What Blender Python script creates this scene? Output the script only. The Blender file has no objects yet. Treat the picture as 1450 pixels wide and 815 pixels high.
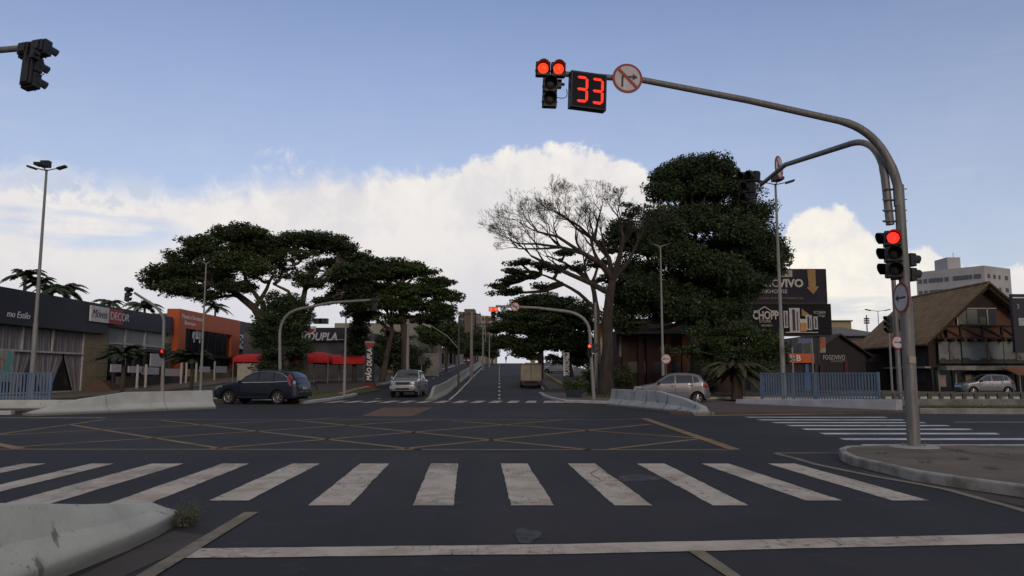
import bpy, bmesh, math, random
import numpy as np
from mathutils import Vector, Matrix
random.seed(7); RNG = np.random.default_rng(7)
R = math.radians
sc = bpy.context.scene
col = sc.collection
# ------------------------------------------------------------------ camera, light, exposure
F = 1086.0; CX, CY = 725.0, 407.5; HORIZON = 532.0; CAMZ = 1.4
PITCH = math.atan((HORIZON - CY) / F)
cam_d = bpy.data.cameras.new("camera"); cam = bpy.data.objects.new("camera", cam_d); col.objects.link(cam)
cam_d.sensor_width = 36; cam_d.lens = 36 * F / 1450; cam_d.clip_start = 0.05; cam_d.clip_end = 8000
cam.location = (0, 0, CAMZ); cam.rotation_euler = (R(90) + PITCH, 0, 0)
sc.camera = cam
SUN_EL, SUN_AZ = 16.0, 168.0          # azimuth clockwise from the view direction (+Y): behind and to the right
sc.view_settings.view_transform = 'Standard'; sc.view_settings.look = 'None'; sc.view_settings.gamma = 1
sc.view_settings.exposure = 0.10
sc.view_settings.use_curve_mapping = False
sd = bpy.data.lights.new("sun", 'SUN'); so = bpy.data.objects.new("sun", sd); col.objects.link(so)
sd.energy = 0.7; sd.angle = R(14); sd.color = (1.0, 0.80, 0.62)
_sv = Vector((math.sin(R(SUN_AZ)) * math.cos(R(SUN_EL)), math.cos(R(SUN_AZ)) * math.cos(R(SUN_EL)), math.sin(R(SUN_EL))))
so.rotation_euler = _sv.to_track_quat('Z', 'Y').to_euler(); so.location = (30, -30, 30)
SKY_STRENGTH = 0.15

CP, SP = math.cos(PITCH), math.sin(PITCH)
def ray(px, py):
    u, v = (px - CX) / F, (CY - py) / F
    return Vector((u, CP - v * SP, SP + v * CP))

# ---- world: physical sky + a cloud bank shaped in sky directions
W = bpy.data.worlds.new("World"); sc.world = W; W.use_nodes = True
nt = W.node_tree; N = nt.nodes; L = nt.links; N.clear()
class X:
    """tiny expression helper for shader maths"""
    def __init__(s, sock, t): s.s = sock; s.t = t
    def _op(s, op, o=None, o2=None, clamp=False):
        n = s.t.nodes.new('ShaderNodeMath'); n.operation = op; n.use_clamp = clamp
        for i, q in enumerate([s, o, o2]):
            if q is None: continue
            if isinstance(q, X): s.t.links.new(q.s, n.inputs[i])
            else: n.inputs[i].default_value = q
        return X(n.outputs[0], s.t)
    def __add__(s, o): return s._op('ADD', o)
    def __sub__(s, o): return s._op('SUBTRACT', o)
    def __mul__(s, o): return s._op('MULTIPLY', o)
    def __truediv__(s, o): return s._op('DIVIDE', o)
    def clamp(s): return s._op('ADD', 0.0, clamp=True)
    def mx(s, o): return s._op('MAXIMUM', o)
    def mn(s, o): return s._op('MINIMUM', o)
def const_minus(c, x): return (x * -1.0) + c
def noise(t, vec, scale, detail=6, rough=0.55, dist=0.0):
    n = t.nodes.new('ShaderNodeTexNoise'); n.inputs['Scale'].default_value = scale
    n.inputs['Detail'].default_value = detail; n.inputs['Roughness'].default_value = rough
    n.inputs['Distortion'].default_value = dist
    if vec is not None: t.links.new(vec, n.inputs['Vector'])
    return X(n.outputs['Fac'], t)
def smooth(x, lo, hi):
    n = x.t.nodes.new('ShaderNodeMapRange'); n.interpolation_type = 'SMOOTHSTEP'
    n.inputs[1].default_value = lo; n.inputs[2].default_value = hi
    x.t.links.new(x.s, n.inputs[0]); return X(n.outputs[0], x.t)
def mixc(t, f, a, b):
    n = t.nodes.new('ShaderNodeMix'); n.data_type = 'RGBA'
    if isinstance(f, X): t.links.new(f.s, n.inputs[0])
    else: n.inputs[0].default_value = f
    for i, q in ((6, a), (7, b)):
        if isinstance(q, tuple): n.inputs[i].default_value = (*q, 1) if len(q) == 3 else q
        else: t.links.new(q, n.inputs[i])
    return n.outputs[2]
tc = N.new('ShaderNodeTexCoord'); sep = N.new('ShaderNodeSeparateXYZ'); L.new(tc.outputs['Generated'], sep.inputs[0])
dx, dy, dz = (X(sep.outputs[i], nt) for i in range(3))
az = dx._op('ARCTAN2', dy)
hyp = (dx * dx + dy * dy)._op('SQRT'); el = dz._op('ARCTAN2', hyp)
EDGE = [(-40,236),(20,234),(60,232),(110,244),(150,252),(200,262),(260,262),(330,256),(400,246),(450,238),(500,242),(560,242),(640,238),(672,224),(705,216),(745,208),(800,211),(850,208),(885,219),(915,243),(948,305),(985,430),(1085,455),(1104,345),(1118,308),(1150,292),(1188,291),(1215,307),(1240,336),(1290,346),(1318,338),(1350,382)]
ramp = N.new('ShaderNodeValToRGB'); cr = ramp.color_ramp
A0 = R(45)
L.new(((az / (2 * A0)) + 0.5).s, ramp.inputs[0])
pts = []
for px, py in EDGE:
    d = ray(px, py); pts.append((math.atan2(d.x, d.y) / (2 * A0) + 0.5, math.atan2(d.z, math.hypot(d.x, d.y)) / A0))
pts.append((0.995, 0.12))
pts = pts[:32]
cr.elements[0].position = pts[0][0]; cr.elements[0].color = (pts[0][1],) * 3 + (1,)
cr.elements[1].position = pts[-1][0]; cr.elements[1].color = (pts[-1][1],) * 3 + (1,)
for p, v in pts[1:-1]:
    e = cr.elements.new(p); e.color = (v, v, v, 1)
top = X(ramp.outputs[0], nt) * A0
gen = tc.outputs['Generated']
n_big = noise(nt, gen, 9, 4, 0.5); n_fine = noise(nt, gen, 26, 9, 0.62, 0.4)
mp = N.new('ShaderNodeMapping'); mp.inputs['Scale'].default_value = (3, 3, 22); L.new(gen, mp.inputs[0])
n_str = noise(nt, mp.outputs[0], 2.2, 6, 0.55)
# crisp cauliflower edge on the right, wispy edge on the left
crisp = smooth(az, -0.32, 0.0)
d_edge = (top - el) + (n_fine - 0.5) * 0.060 + (n_big - 0.5) * 0.016
soft = const_minus(0.050, crisp * 0.037)
cl = (d_edge / soft + 0.25).clamp()
cl = cl * cl * const_minus(3.0, cl * 2.0)
def blob(px, py, rx, ry):
    d = ray(px, py); a = math.atan2(d.x, d.y); e = math.atan2(d.z, math.hypot(d.x, d.y))
    q = ((az - a) / (rx / F)); w = ((el - e) / (ry / F))
    return const_minus(1.0, q * q + w * w).clamp()
gap = ((blob(120, 322, 150, 34) * 1.5).clamp() * smooth(n_str, 0.30, 0.62)).clamp()
gap2 = ((blob(60, 268, 150, 30)) * smooth(n_fine, 0.45, 0.65)) * 0.55
cl = cl * const_minus(1.0, (gap * 0.8 + gap2).clamp())
veil = (smooth(el, 0.62, 0.0) * 0.16 + smooth(n_str, 0.50, 0.85) * 0.10 * smooth(el, 0.6, 0.1))
wisp = blob(395, 225, 60, 26) * smooth(n_fine, 0.45, 0.75) * 0.7
cl = (cl + veil + wisp).clamp()
sky = N.new('ShaderNodeTexSky'); sky.sky_type = 'NISHITA'; sky.sun_disc = False
sky.sun_elevation = R(SUN_EL); sky.sun_rotation = R(SUN_AZ)
sky.altitude = 500; sky.air_density = 1.0; sky.dust_density = 1.2; sky.ozone_density = 2.0
CK = 0.86 / SKY_STRENGTH
depth_in = (d_edge / 0.16).clamp()
shade = smooth(n_big * 0.5 + n_fine * 0.5, 0.36, 0.62)
c_hi = (0.99 * CK, 0.95 * CK, 0.90 * CK); c_md = (0.81 * CK, 0.785 * CK, 0.81 * CK); c_lo = (0.66 * CK, 0.69 * CK, 0.79 * CK)
c1 = mixc(nt, (shade * const_minus(1.0, depth_in * 0.65)), c_md, c_hi)
lowband = smooth(el, 0.17, 0.02) * (n_str * 0.8 + 0.4)
c2 = mixc(nt, (lowband * 0.75).clamp(), c1, c_lo)
warm = blob(1190, 380, 150, 110)
c2 = mixc(nt, (warm * (shade * 0.6 + 0.35)).clamp(), c2, (1.10 * CK, 1.04 * CK, 0.90 * CK))
grey = blob(1230, 440, 130, 26) * smooth(n_str, 0.42, 0.6)
grey2 = blob(150, 268, 170, 34) * smooth(n_fine, 0.5, 0.62) + blob(1090, 348, 100, 14) * 0.3
c2 = mixc(nt, (grey * 0.7 + grey2 * 0.75).clamp(), c2, (0.62 * CK, 0.65 * CK, 0.74 * CK))
hsv = N.new('ShaderNodeHueSaturation'); hsv.inputs['Saturation'].default_value = 1.0; L.new(sky.outputs[0], hsv.inputs['Color'])
tint = N.new('ShaderNodeMix'); tint.data_type = 'RGBA'; tint.blend_type = 'MULTIPLY'; tint.inputs[0].default_value = 1
L.new(hsv.outputs[0], tint.inputs[6]); tint.inputs[7].default_value = (1.05, 0.885, 0.92, 1)
# unseen broken warm-grey cloud, added overhead and behind the camera to shape ambient light
back = (smooth(dy, 0.25, -0.3) + smooth(el, 0.75, 1.0)).clamp() * smooth(n_big * 0.6 + n_str * 0.4, 0.36, 0.56)
c_back = mixc(nt, smooth(el, 0.35, 1.0), (0.36 * CK, 0.35 * CK, 0.345 * CK), (0.72 * CK, 0.67 * CK, 0.61 * CK))
c2 = mixc(nt, (smooth(dy, 0.25, -0.3) + smooth(el, 0.75, 1.0)).clamp(), c2, c_back)
cl = cl.mx(back * 0.85)
haze_c = mixc(nt, smooth(el, 0.55, 0.10) * 0.42, tint.outputs[2], (0.44 * CK, 0.49 * CK, 0.63 * CK))
fin = mixc(nt, cl, haze_c, c2)
bg = N.new('ShaderNodeBackground'); L.new(fin, bg.inputs[0]); bg.inputs[1].default_value = SKY_STRENGTH
wo = N.new('ShaderNodeOutputWorld'); L.new(bg.outputs[0], wo.inputs[0])

# ------------------------------------------------------------------ terrain and pixel helpers
def T(x, y):
    """height of the ground: level crossing, then the avenue climbs to a crest and falls beyond it"""
    s = 0.0
    if y > 46:
        t = y - 46
        s = 0.037 * (t * t / (2 * 16)) if t < 16 else 0.037 * (t - 8)
    if y > 160:
        top_ = 0.037 * (160 - 54); q = min((y - 160) / 60, 1); s = top_ + 0.55 * math.sin(q * math.pi) * (1 if q < 1 else 0)
        if y > 180: s = top_ + 0.35 - min((y - 180) * 0.03, 3.0)
        else: s = top_ + 0.35 * math.sin((y - 160) / 20 * math.pi / 2)
    w = 1.0
    if x > 10: w = max(0.0, 1 - (x - 10) / 18)
    if y > 130: w = max(w, min(1, (y - 130) / 40) * 0.6)
    return s * w
def G(px, py, lift=0.0):
    """the ground point seen at a photo pixel"""
    d = ray(px, py); t = 0.0; p = None
    y = 3.0
    prev = None
    while y < 260:
        k = y / d.y; h = CAMZ + d.z * k - T(d.x * k, y)
        if h <= 0:
            if prev is None: break
            y0, h0 = prev; f = h0 / (h0 - h); y = y0 + (y - y0) * f; k = y / d.y
            break
        prev = (y, h); y += 0.5
    k = y / d.y
    if prev is None: k = -CAMZ / d.z
    x, y = d.x * k, d.y * k
    return Vector((x, y, T(x, y) + lift))
def PY(px, py, Y):
    d = ray(px, py); k = Y / d.y; return Vector((d.x * k, Y, CAMZ + d.z * k))
def PX(px, py, Xp):
    d = ray(px, py); k = Xp / d.x; return Vector((Xp, d.y * k, CAMZ + d.z * k))

# ------------------------------------------------------------------ materials
MATS = {}
def mat(name, c, rough=0.7, metal=0.0, var=0.12, vscale=3.0, bump=0.0, bscale=30.0, spec=0.35, emit=None, estr=0, c2=None, thr=None, coat=0.0, streak=None, alpha=None, trans=0.0):
    if name in MATS: return MATS[name]
    m = bpy.data.materials.new(name); m.use_nodes = True; t = m.node_tree
    b = t.nodes['Principled BSDF']
    b.inputs['Roughness'].default_value = rough; b.inputs['Metallic'].default_value = metal
    b.inputs['Specular IOR Level'].default_value = spec; b.inputs['Coat Weight'].default_value = coat
    b.inputs['Transmission Weight'].default_value = trans
    tcn = t.nodes.new('ShaderNodeTexCoord'); vec = tcn.outputs['Object']
    if streak:
        mpn = t.nodes.new('ShaderNodeMapping'); mpn.inputs['Scale'].default_value = streak; t.links.new(vec, mpn.inputs[0]); vecs = mpn.outputs[0]
    else: vecs = vec
    n = noise(t, vecs, vscale, 5, 0.6)
    if c2 is None:
        lo = tuple(max(0, q * (1 - var)) for q in c); hi = tuple(q * (1 + var) for q in c)
        f = smooth(n, 0.3, 0.7)
    else:
        lo, hi = c, c2; f = smooth(n, thr[0], thr[1]) if thr else smooth(n, 0.35, 0.65)
    t.links.new(mixc(t, f, lo, hi), b.inputs['Base Color'])
    if bump:
        bn = t.nodes.new('ShaderNodeBump'); bn.inputs['Strength'].default_value = bump; bn.inputs['Distance'].default_value = 0.02
        nb = noise(t, vec, bscale, 4, 0.6); t.links.new(nb.s, bn.inputs['Height']); t.links.new(bn.outputs[0], b.inputs['Normal'])
    if emit: b.inputs['Emission Color'].default_value = (*emit, 1); b.inputs['Emission Strength'].default_value = estr
    MATS[name] = m; return m

def asphalt_mat():
    m = mat('asphalt', (0.040, 0.042, 0.050), rough=0.82, var=0.1, vscale=0.4, bump=0.25, bscale=90, spec=0.25)
    t = m.node_tree; b = t.nodes['Principled BSDF']; tcn = t.nodes.new('ShaderNodeTexCoord'); v = tcn.outputs['Object']
    a = noise(t, v, 0.16, 5, 0.6, 0.6)
    mpn = t.nodes.new('ShaderNodeMapping'); mpn.inputs['Scale'].default_value = (1.1, 0.05, 1); t.links.new(v, mpn.inputs[0])
    tr = noise(t, mpn.outputs[0], 1.3, 4, 0.6)             # tyre-polished tracks along the lanes
    fine = noise(t, v, 160, 2, 0.7); mid = noise(t, v, 2.3, 7, 0.7)
    c = mixc(t, smooth(a, 0.35, 0.68), (0.019, 0.0185, 0.0205), (0.036, 0.034, 0.034))
    c = mixc(t, smooth(tr, 0.45, 0.7) * 0.6, c, (0.019, 0.019, 0.023))
    c = mixc(t, smooth(mid, 0.55, 0.70) * 0.38, c, (0.062, 0.056, 0.050))
    c = mixc(t, smooth(fine, 0.52, 0.75) * 0.5, c, (0.085, 0.082, 0.082))
    vor = t.nodes.new('ShaderNodeTexVoronoi'); vor.feature = 'DISTANCE_TO_EDGE'; vor.inputs['Scale'].default_value = 0.16
    wn = t.nodes.new('ShaderNodeTexNoise'); wn.inputs['Scale'].default_value = 1.2; t.links.new(v, wn.inputs[0])
    add = t.nodes.new('ShaderNodeVectorMath'); add.operation = 'ADD'; t.links.new(v, add.inputs[0]); t.links.new(wn.outputs['Color'], add.inputs[1])
    t.links.new(add.outputs[0], vor.inputs['Vector'])
    ck = X(vor.outputs['Distance'], t); ck = smooth(ck, 0.006, 0.001) * smooth(noise(t, v, 0.3, 2), 0.5, 0.6)
    c = mixc(t, ck * 0.6, c, (0.015, 0.015, 0.017))
    t.links.new(c, b.inputs['Base Color']); return m
def paint_mat(name, c, wear=0.5, scr=True):
    m = mat(name, c, rough=0.75, var=0.08, vscale=2.0, spec=0.2)
    t = m.node_tree; b = t.nodes['Principled BSDF']; tcn = t.nodes.new('ShaderNodeTexCoord'); v = tcn.outputs['Object']
    big = noise(t, v, 0.55, 5, 0.6); g = noise(t, v, 9, 7, 0.72, 0.5); dust = noise(t, v, 1.6, 5, 0.6)
    mpn = t.nodes.new('ShaderNodeMapping'); mpn.inputs['Scale'].default_value = (14, 1.2, 1); mpn.inputs['Rotation'].default_value = (0, 0, R(14)); t.links.new(v, mpn.inputs[0])
    s = noise(t, mpn.outputs[0], 2.2, 5, 0.65)
    dirty = tuple(q * 0.62 for q in c)
    cc = mixc(t, smooth(dust, 0.4, 0.72) * 0.8, c, (dirty[0] * 1.05, dirty[1] * 0.97, dirty[2] * 0.85))
    hole = (smooth(g, 0.56 - 0.06 * wear, 0.68) * smooth(big, 0.36, 0.60)) * 0.85
    sk = smooth(s, 0.55, 0.66) * smooth(big, 0.40, 0.6) * 0.6
    cc = mixc(t, smooth(noise(t, v, 1.1, 6, .65, .8), .50, .66) * .55, cc, tuple(q * .45 for q in c))
    f = (hole + sk).clamp()
    cc = mixc(t, f, cc, (0.055, 0.053, 0.055))
    t.links.new(cc, b.inputs['Base Color']); return m

ASPH = asphalt_mat()
WHITE = paint_mat('road_white', (0.50, 0.445, 0.375), 0.9); WHITE2 = paint_mat('road_white_bright', (0.56, 0.57, 0.60), 0.2)
YEL = paint_mat('road_yellow', (0.26, 0.18, 0.085)); YEL2 = paint_mat('road_yellow_faded', (0.22, 0.19, 0.14))
SOIL = mat('verge', (0.085, 0.07, 0.052), 0.95, var=0.3, vscale=0.5, bump=0.3, bscale=6)
PAVE = mat('pavement', (0.150, 0.122, 0.085), 0.9, vscale=0.8, c2=(0.085, 0.073, 0.057), bump=0.25, bscale=14)
PAVERED = mat('pavement_brown', (0.095, 0.068, 0.055), 0.9, vscale=1.5, c2=(0.07, 0.055, 0.048), bump=0.2, bscale=12)
KERBW = mat('kerb_white', (0.42, 0.42, 0.40), 0.85, vscale=1.3, c2=(0.16, 0.155, 0.14), thr=(0.48, 0.75), bump=0.2)
KERBY = mat('kerb_yellow', (0.34, 0.22, 0.06), 0.85, vscale=1.3, c2=(0.2, 0.17, 0.1), thr=(0.45, 0.7))
LAWN = mat('lawn', (0.045, 0.060, 0.022), 0.95, vscale=2.0, c2=(0.085, 0.075, 0.035), bump=0.6, bscale=40)
CONC = mat('barrier_concrete', (0.33, 0.36, 0.335), 0.85, vscale=1.3, c2=(0.25, 0.27, 0.245), bump=0.25, bscale=18)
def dirty_concrete(name, base, scuff):
    m = mat(name, base, 0.85, bump=0.3, bscale=20)
    t = m.node_tree; b = t.nodes['Principled BSDF']; v = t.nodes.new('ShaderNodeTexCoord').outputs['Object']
    g1 = noise(t, v, 1.1, 6, 0.6, 0.5)
    c = mixc(t, smooth(g1, 0.35, 0.7), base, tuple(q * 0.78 for q in base))
    mpn = t.nodes.new('ShaderNodeMapping'); mpn.inputs['Scale'].default_value = (2.6, 2.6, 0.35); mpn.inputs['Rotation'].default_value = (R(24), R(-20), 0); t.links.new(v, mpn.inputs[0])
    s = noise(t, mpn.outputs[0], 1.7, 6, 0.65, 0.6)
    c = mixc(t, smooth(s, 0.66 - 0.10 * scuff, 0.74 - 0.08 * scuff) * scuff, c, (0.07, 0.07, 0.062))
    sp = noise(t, v, 22, 4, 0.6); c = mixc(t, smooth(sp, 0.64, 0.74) * 0.5, c, (0.13, 0.13, 0.11))
    sepn = t.nodes.new('ShaderNodeSeparateXYZ'); t.links.new(v, sepn.inputs[0])
    low = smooth(X(sepn.outputs[2], t) + (g1 - 0.5) * 0.16, 0.17, 0.03)      # splash dirt along the foot
    c = mixc(t, low * 0.75, c, (0.105, 0.10, 0.085))
    t.links.new(c, b.inputs['Base Color']); return m
CONC_N = dirty_concrete('barrier_near_concrete', (0.47, 0.48, 0.415), 0.75)
CONC_L = dirty_concrete('barrier_left_concrete', (0.44, 0.46, 0.43), 0.25)
CONC_R = dirty_concrete('barrier_right_concrete', (0.36, 0.38, 0.38), 0.95)
CONC_M = dirty_concrete('barrier_median_concrete', (0.30, 0.30, 0.27), 0.45)

# ------------------------------------------------------------------ mesh helpers
class MB:
    def __init__(s): s.v = []; s.f = []; s.m = []
    def add(s, vs, fs, mi=0):
        o = len(s.v); s.v += [tuple(v) for v in vs]; s.f += [tuple(i + o for i in f) for f in fs]; s.m += [mi] * len(fs); return s
    def box(s, x0, x1, y0, y1, z0, z1, mi=0, M=None):
        vs = [Vector(p) for p in ((x0,y0,z0),(x1,y0,z0),(x1,y1,z0),(x0,y1,z0),(x0,y0,z1),(x1,y0,z1),(x1,y1,z1),(x0,y1,z1))]
        if M: vs = [M @ v for v in vs]
        return s.add(vs, [(0,3,2,1),(4,5,6,7),(0,1,5,4),(1,2,6,5),(2,3,7,6),(3,0,4,7)], mi)
    def bar(s, a, b, w, h=None, mi=0):
        a, b = Vector(a), Vector(b); h = h or w; d = (b - a); l = d.length; d.normalize()
        up = Vector((0, 0, 1)) if abs(d.z) < 0.95 else Vector((0, 1, 0))
        x = d.cross(up).normalized(); y = x.cross(d)
        vs = [p + x * (i * w / 2) + y * (j * h / 2) for p in (a, b) for i, j in ((-1,-1),(1,-1),(1,1),(-1,1))]
        return s.add(vs, [(0,3,2,1),(4,5,6,7),(0,1,5,4),(1,2,6,5),(2,3,7,6),(3,0,4,7)], mi)
    def tube(s, pts, r, n=8, mi=0, cap=True):
        pts = [Vector(p) for p in pts]; rs = r if isinstance(r, (list, tuple)) else [r] * len(pts)
        rings = []; x = None
        for i, p in enumerate(pts):
            d = (pts[min(i + 1, len(pts) - 1)] - pts[max(i - 1, 0)]).normalized()
            if x is None: x = d.cross(Vector((0.13, 0.99, 0.05))).normalized() if abs(d.y) < 0.9 else d.cross(Vector((1, 0, 0.1))).normalized()
            else: x = (x - d * x.dot(d)).normalized()
            y = d.cross(x)
            rings.append([p + (x * math.cos(2*math.pi*k/n) + y * math.sin(2*math.pi*k/n)) * rs[i] for k in range(n)])
        o = [q for rg in rings for q in rg]; fs = []
        for i in range(len(pts) - 1):
            for k in range(n): fs.append((i*n+k, i*n+(k+1)%n, (i+1)*n+(k+1)%n, (i+1)*n+k))
        if cap: fs.append(tuple(range(n-1, -1, -1))); fs.append(tuple((len(pts)-1)*n + k for k in range(n)))
        return s.add(o, fs, mi)
    def disc(s, c, nrm, r, th, n=28, mi=0, mi_front=None):
        c = Vector(c); nrm = Vector(nrm).normalized(); return s.tube([c, c + nrm * th], r, n, mi)
    def poly(s, pts, mi=0): return s.add(pts, [tuple(range(len(pts)))], mi)
    def prism(s, pts, off, mi=0):
        off = Vector(off); a = [Vector(p) for p in pts]; n = len(a); b = [p + off for p in a]
        fs = [tuple(range(n-1, -1, -1)), tuple(range(n, 2*n))] + [(i, (i+1)%n, (i+1)%n+n, i+n) for i in range(n)]
        return s.add(a + b, fs, mi)
    def loft(s, rings, mi=0, closed=True, cap=True):
        n = len(rings[0]); o = [q for rg in rings for q in rg]; fs = []
        for i in range(len(rings) - 1):
            for k in range(n if closed else n - 1): fs.append((i*n+k, i*n+(k+1)%n, (i+1)*n+(k+1)%n, (i+1)*n+k))
        if cap and closed: fs.append(tuple(range(n-1, -1, -1))); fs.append(tuple((len(rings)-1)*n + k for k in range(n)))
        return s.add(o, fs, mi)
    def build(s, name, mats, parent=None, smooth_=False, bevel=0, loc=None):
        me = bpy.data.meshes.new(name); me.from_pydata(s.v, [], s.f); me.update()
        mats = mats if isinstance(mats, (list, tuple)) else [mats]
        for m in mats: me.materials.append(m)
        if any(s.m): me.polygons.foreach_set('material_index', s.m)
        bm = bmesh.new(); bm.from_mesh(me); bmesh.ops.recalc_face_normals(bm, faces=bm.faces); bm.to_mesh(me); bm.free()
        if smooth_:
            me.polygons.foreach_set('use_smooth', [True] * len(me.polygons))
            try: me.set_sharp_from_angle(angle=R(38))
            except Exception: pass
        o = bpy.data.objects.new(name, me); col.objects.link(o)
        if bevel:
            b = o.modifiers.new('bevel', 'BEVEL'); b.width = bevel; b.segments = 2; b.limit_method = 'ANGLE'
        if parent: o.parent = parent
        if loc: o.location = loc
        return o
def tag(o, label=None, cat=None, group=None, kind=None):
    if label: o['label'] = label
    if cat: o['category'] = cat
    if group: o['group'] = group
    if kind: o['kind'] = kind
    return o
def empty(name, loc, rz=0.0, label=None, cat=None, group=None):
    o = bpy.data.objects.new(name, None); col.objects.link(o); o.location = loc; o.rotation_euler = (0, 0, rz)
    o.empty_display_size = 0.3
    return tag(o, label, cat, group)
def clone(o, parent=None):
    c = o.copy(); col.objects.link(c)
    if parent is not None: c.parent = parent
    for ch in o.children: clone(ch, c)
    return c
def text(name, s, size, m, parent, loc, rot=(R(90), 0, 0), sx=1.0, ext=0.01, align='LEFT', shear=0.0, bold=0.0):
    cu = bpy.data.curves.new(name, 'FONT'); cu.body = s; cu.size = size; cu.extrude = ext; cu.align_x = align; cu.shear = shear; cu.offset = bold
    cu.resolution_u = 3
    to = bpy.data.objects.new('tmp', cu); col.objects.link(to)
    me = bpy.data.meshes.new_from_object(to.evaluated_get(bpy.context.evaluated_depsgraph_get()))
    bpy.data.objects.remove(to); me.materials.clear(); me.materials.append(m)
    o = bpy.data.objects.new(name, me); col.objects.link(o); o.parent = parent; o.location = loc; o.rotation_euler = rot; o.scale = (sx, 1, 1)
    return o
def sheet(name, pts, lift, m, thick=0.0, step=4.0, side=None):
    """polygon laid over the terrain; thick > 0 makes a raised slab"""
    bm = bmesh.new(); vs = [bm.verts.new((p[0], p[1], 0)) for p in pts]; bm.faces.new(vs)
    bmesh.ops.triangulate(bm, faces=bm.faces)
    x0 = min(p[0] for p in pts); x1 = max(p[0] for p in pts); y0 = min(p[1] for p in pts); y1 = max(p[1] for p in pts)
    if y1 > 44:
        y = math.floor(y0 / step) * step
        while y < y1:
            if y > y0: bmesh.ops.bisect_plane(bm, geom=bm.verts[:] + bm.edges[:] + bm.faces[:], plane_co=(0, y, 0), plane_no=(0, 1, 0))
            y += step
        x = 10.0
        while x < min(x1, 30):
            if x > x0: bmesh.ops.bisect_plane(bm, geom=bm.verts[:] + bm.edges[:] + bm.faces[:], plane_co=(x, 0, 0), plane_no=(1, 0, 0))
            x += 6
    for f in bm.faces:
        if f.normal.z < 0: f.normal_flip()
    if thick:
        r = bmesh.ops.extrude_face_region(bm, geom=bm.faces[:])
        nv = [g for g in r['geom'] if isinstance(g, bmesh.types.BMVert)]
        up = set(nv)
        for v in bm.verts: v.co.z = T(v.co.x, v.co.y) + (lift + thick if v in up else lift - 0.05)
    else:
        for v in bm.verts: v.co.z = T(v.co.x, v.co.y) + lift
    bmesh.ops.recalc_face_normals(bm, faces=bm.faces)
    me = bpy.data.meshes.new(name); bm.to_mesh(me); bm.free(); me.materials.append(m)
    if not thick:
        for p in me.polygons:
            pass
    o = bpy.data.objects.new(name, me); col.objects.link(o); o['kind'] = 'structure'
    return o
def band(pts, w, lift=0.03):
    """strip of width w along ground points -> (verts, faces)"""
    pts = [Vector((p[0], p[1], 0)) for p in pts]; vs = []; fs = []
    for i, p in enumerate(pts):
        d = (pts[min(i+1, len(pts)-1)] - pts[max(i-1, 0)]).normalized(); nn = Vector((-d.y, d.x, 0)) * w / 2
        for q in (p + nn, p - nn): vs.append((q.x, q.y, T(q.x, q.y) + lift))
    for i in range(len(pts) - 1): fs.append((2*i, 2*i+1, 2*i+3, 2*i+2))
    return vs, fs
def kerb(name, pts, w, h, m, step=3.0):
    q = []
    for a, b in zip(pts[:-1], pts[1:]):
        a, b = Vector((a[0], a[1])), Vector((b[0], b[1])); n = max(1, int((b - a).length / step))
        q += [a.lerp(b, i / n) for i in range(n)]
    q.append(Vector((pts[-1][0], pts[-1][1])))
    rings = []
    for i, p in enumerate(q):
        d = (q[min(i+1, len(q)-1)] - q[max(i-1, 0)]).normalized(); nn = Vector((-d.y, d.x)) * w / 2
        a, b = p + nn, p - nn; t0 = T(p.x, p.y)
        rings.append([(a.x, a.y, t0 - .05), (b.x, b.y, t0 - .05), (b.x, b.y, t0 + h - .02), ((p - nn*.8).x, (p - nn*.8).y, t0 + h), ((p + nn*.8).x, (p + nn*.8).y, t0 + h), (a.x, a.y, t0 + h - .02)])
    o = MB().loft(rings).build(name, m); o['kind'] = 'structure'; return o
def gp(*a): return [G(*p) for p in a]

# ------------------------------------------------------------------ ground
gx = sorted(set([-900, -500, -300, -200, -150] + list(range(-120, 124, 6)) + [150, 200, 300, 500, 900])); gy = sorted(set([-300, -150, -60, -20, 0, 20, 40] + list(range(42, 232, 4)) + [245, 270, 300, 400, 600, 1000, 1800]))
mb = MB(); nx = len(gx)
mb.v = [(x, y, T(x, y) - (0.06 if y > 200 else 0.05)) for y in gy for x in gx]
mb.f = [(j*nx+i, j*nx+i+1, (j+1)*nx+i+1, (j+1)*nx+i) for j in range(len(gy)-1) for i in range(nx-1)]; mb.m = [0] * len(mb.f)
tag(mb.build('ground', SOIL), kind='structure')
# the crossing and its roads, one asphalt sheet
sheet('road', [(-60, -20), (45, -20), (45, 46), (3.0, 47), (3.0, 62), (2.8, 120), (2.2, 200), (-9.5, 200), (-11, 120), (-12, 58), (-16, 47), (-30, 45), (-60, 45)], 0.0, ASPH)
sheet('side_road', [(3.0, 54), (3.0, 63), (24, 66), (24, 57)], 0.004, ASPH)
sheet('parking', [(-32, 46.5), (-12.5, 58), (-12.2, 74), (-32, 90)], 0.02, mat('forecourt', (0.085, 0.082, 0.085), 0.9, vscale=0.7))

# painted markings
def ragged(p, amp, step=0.09):
    rr = random.Random(len(p) + int(abs(p[0][0]) * 100)); out = []
    for i in range(len(p)):
        a = Vector((p[i][0], p[i][1])); b = Vector((p[(i+1) % len(p)][0], p[(i+1) % len(p)][1])); n = min(200, max(1, int((b-a).length / step))); d = (b - a).normalized() if (b-a).length > 0 else Vector((1,0)); nn = Vector((-d.y, d.x)); w = 0
        for k in range(n):
            w = w * .7 + rr.gauss(0, amp); q = a.lerp(b, k/n) + nn * w; out.append((q.x, q.y, 0))
    return out
def mark(name, polys, m, lift=0.006, rough=0):
    mb = MB()
    for p in polys:
        if rough: p = ragged(p, rough)
        mb.poly([(q[0], q[1], T(q[0], q[1]) + lift) for q in p])
    return tag(mb.build(name, m), kind='structure')
def line_px(a, b, w):
    vs, fs = band([G(*a), G(*b)], w, 0); return [vs[0], vs[1], vs[3], vs[2]]
zeb = []
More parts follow.
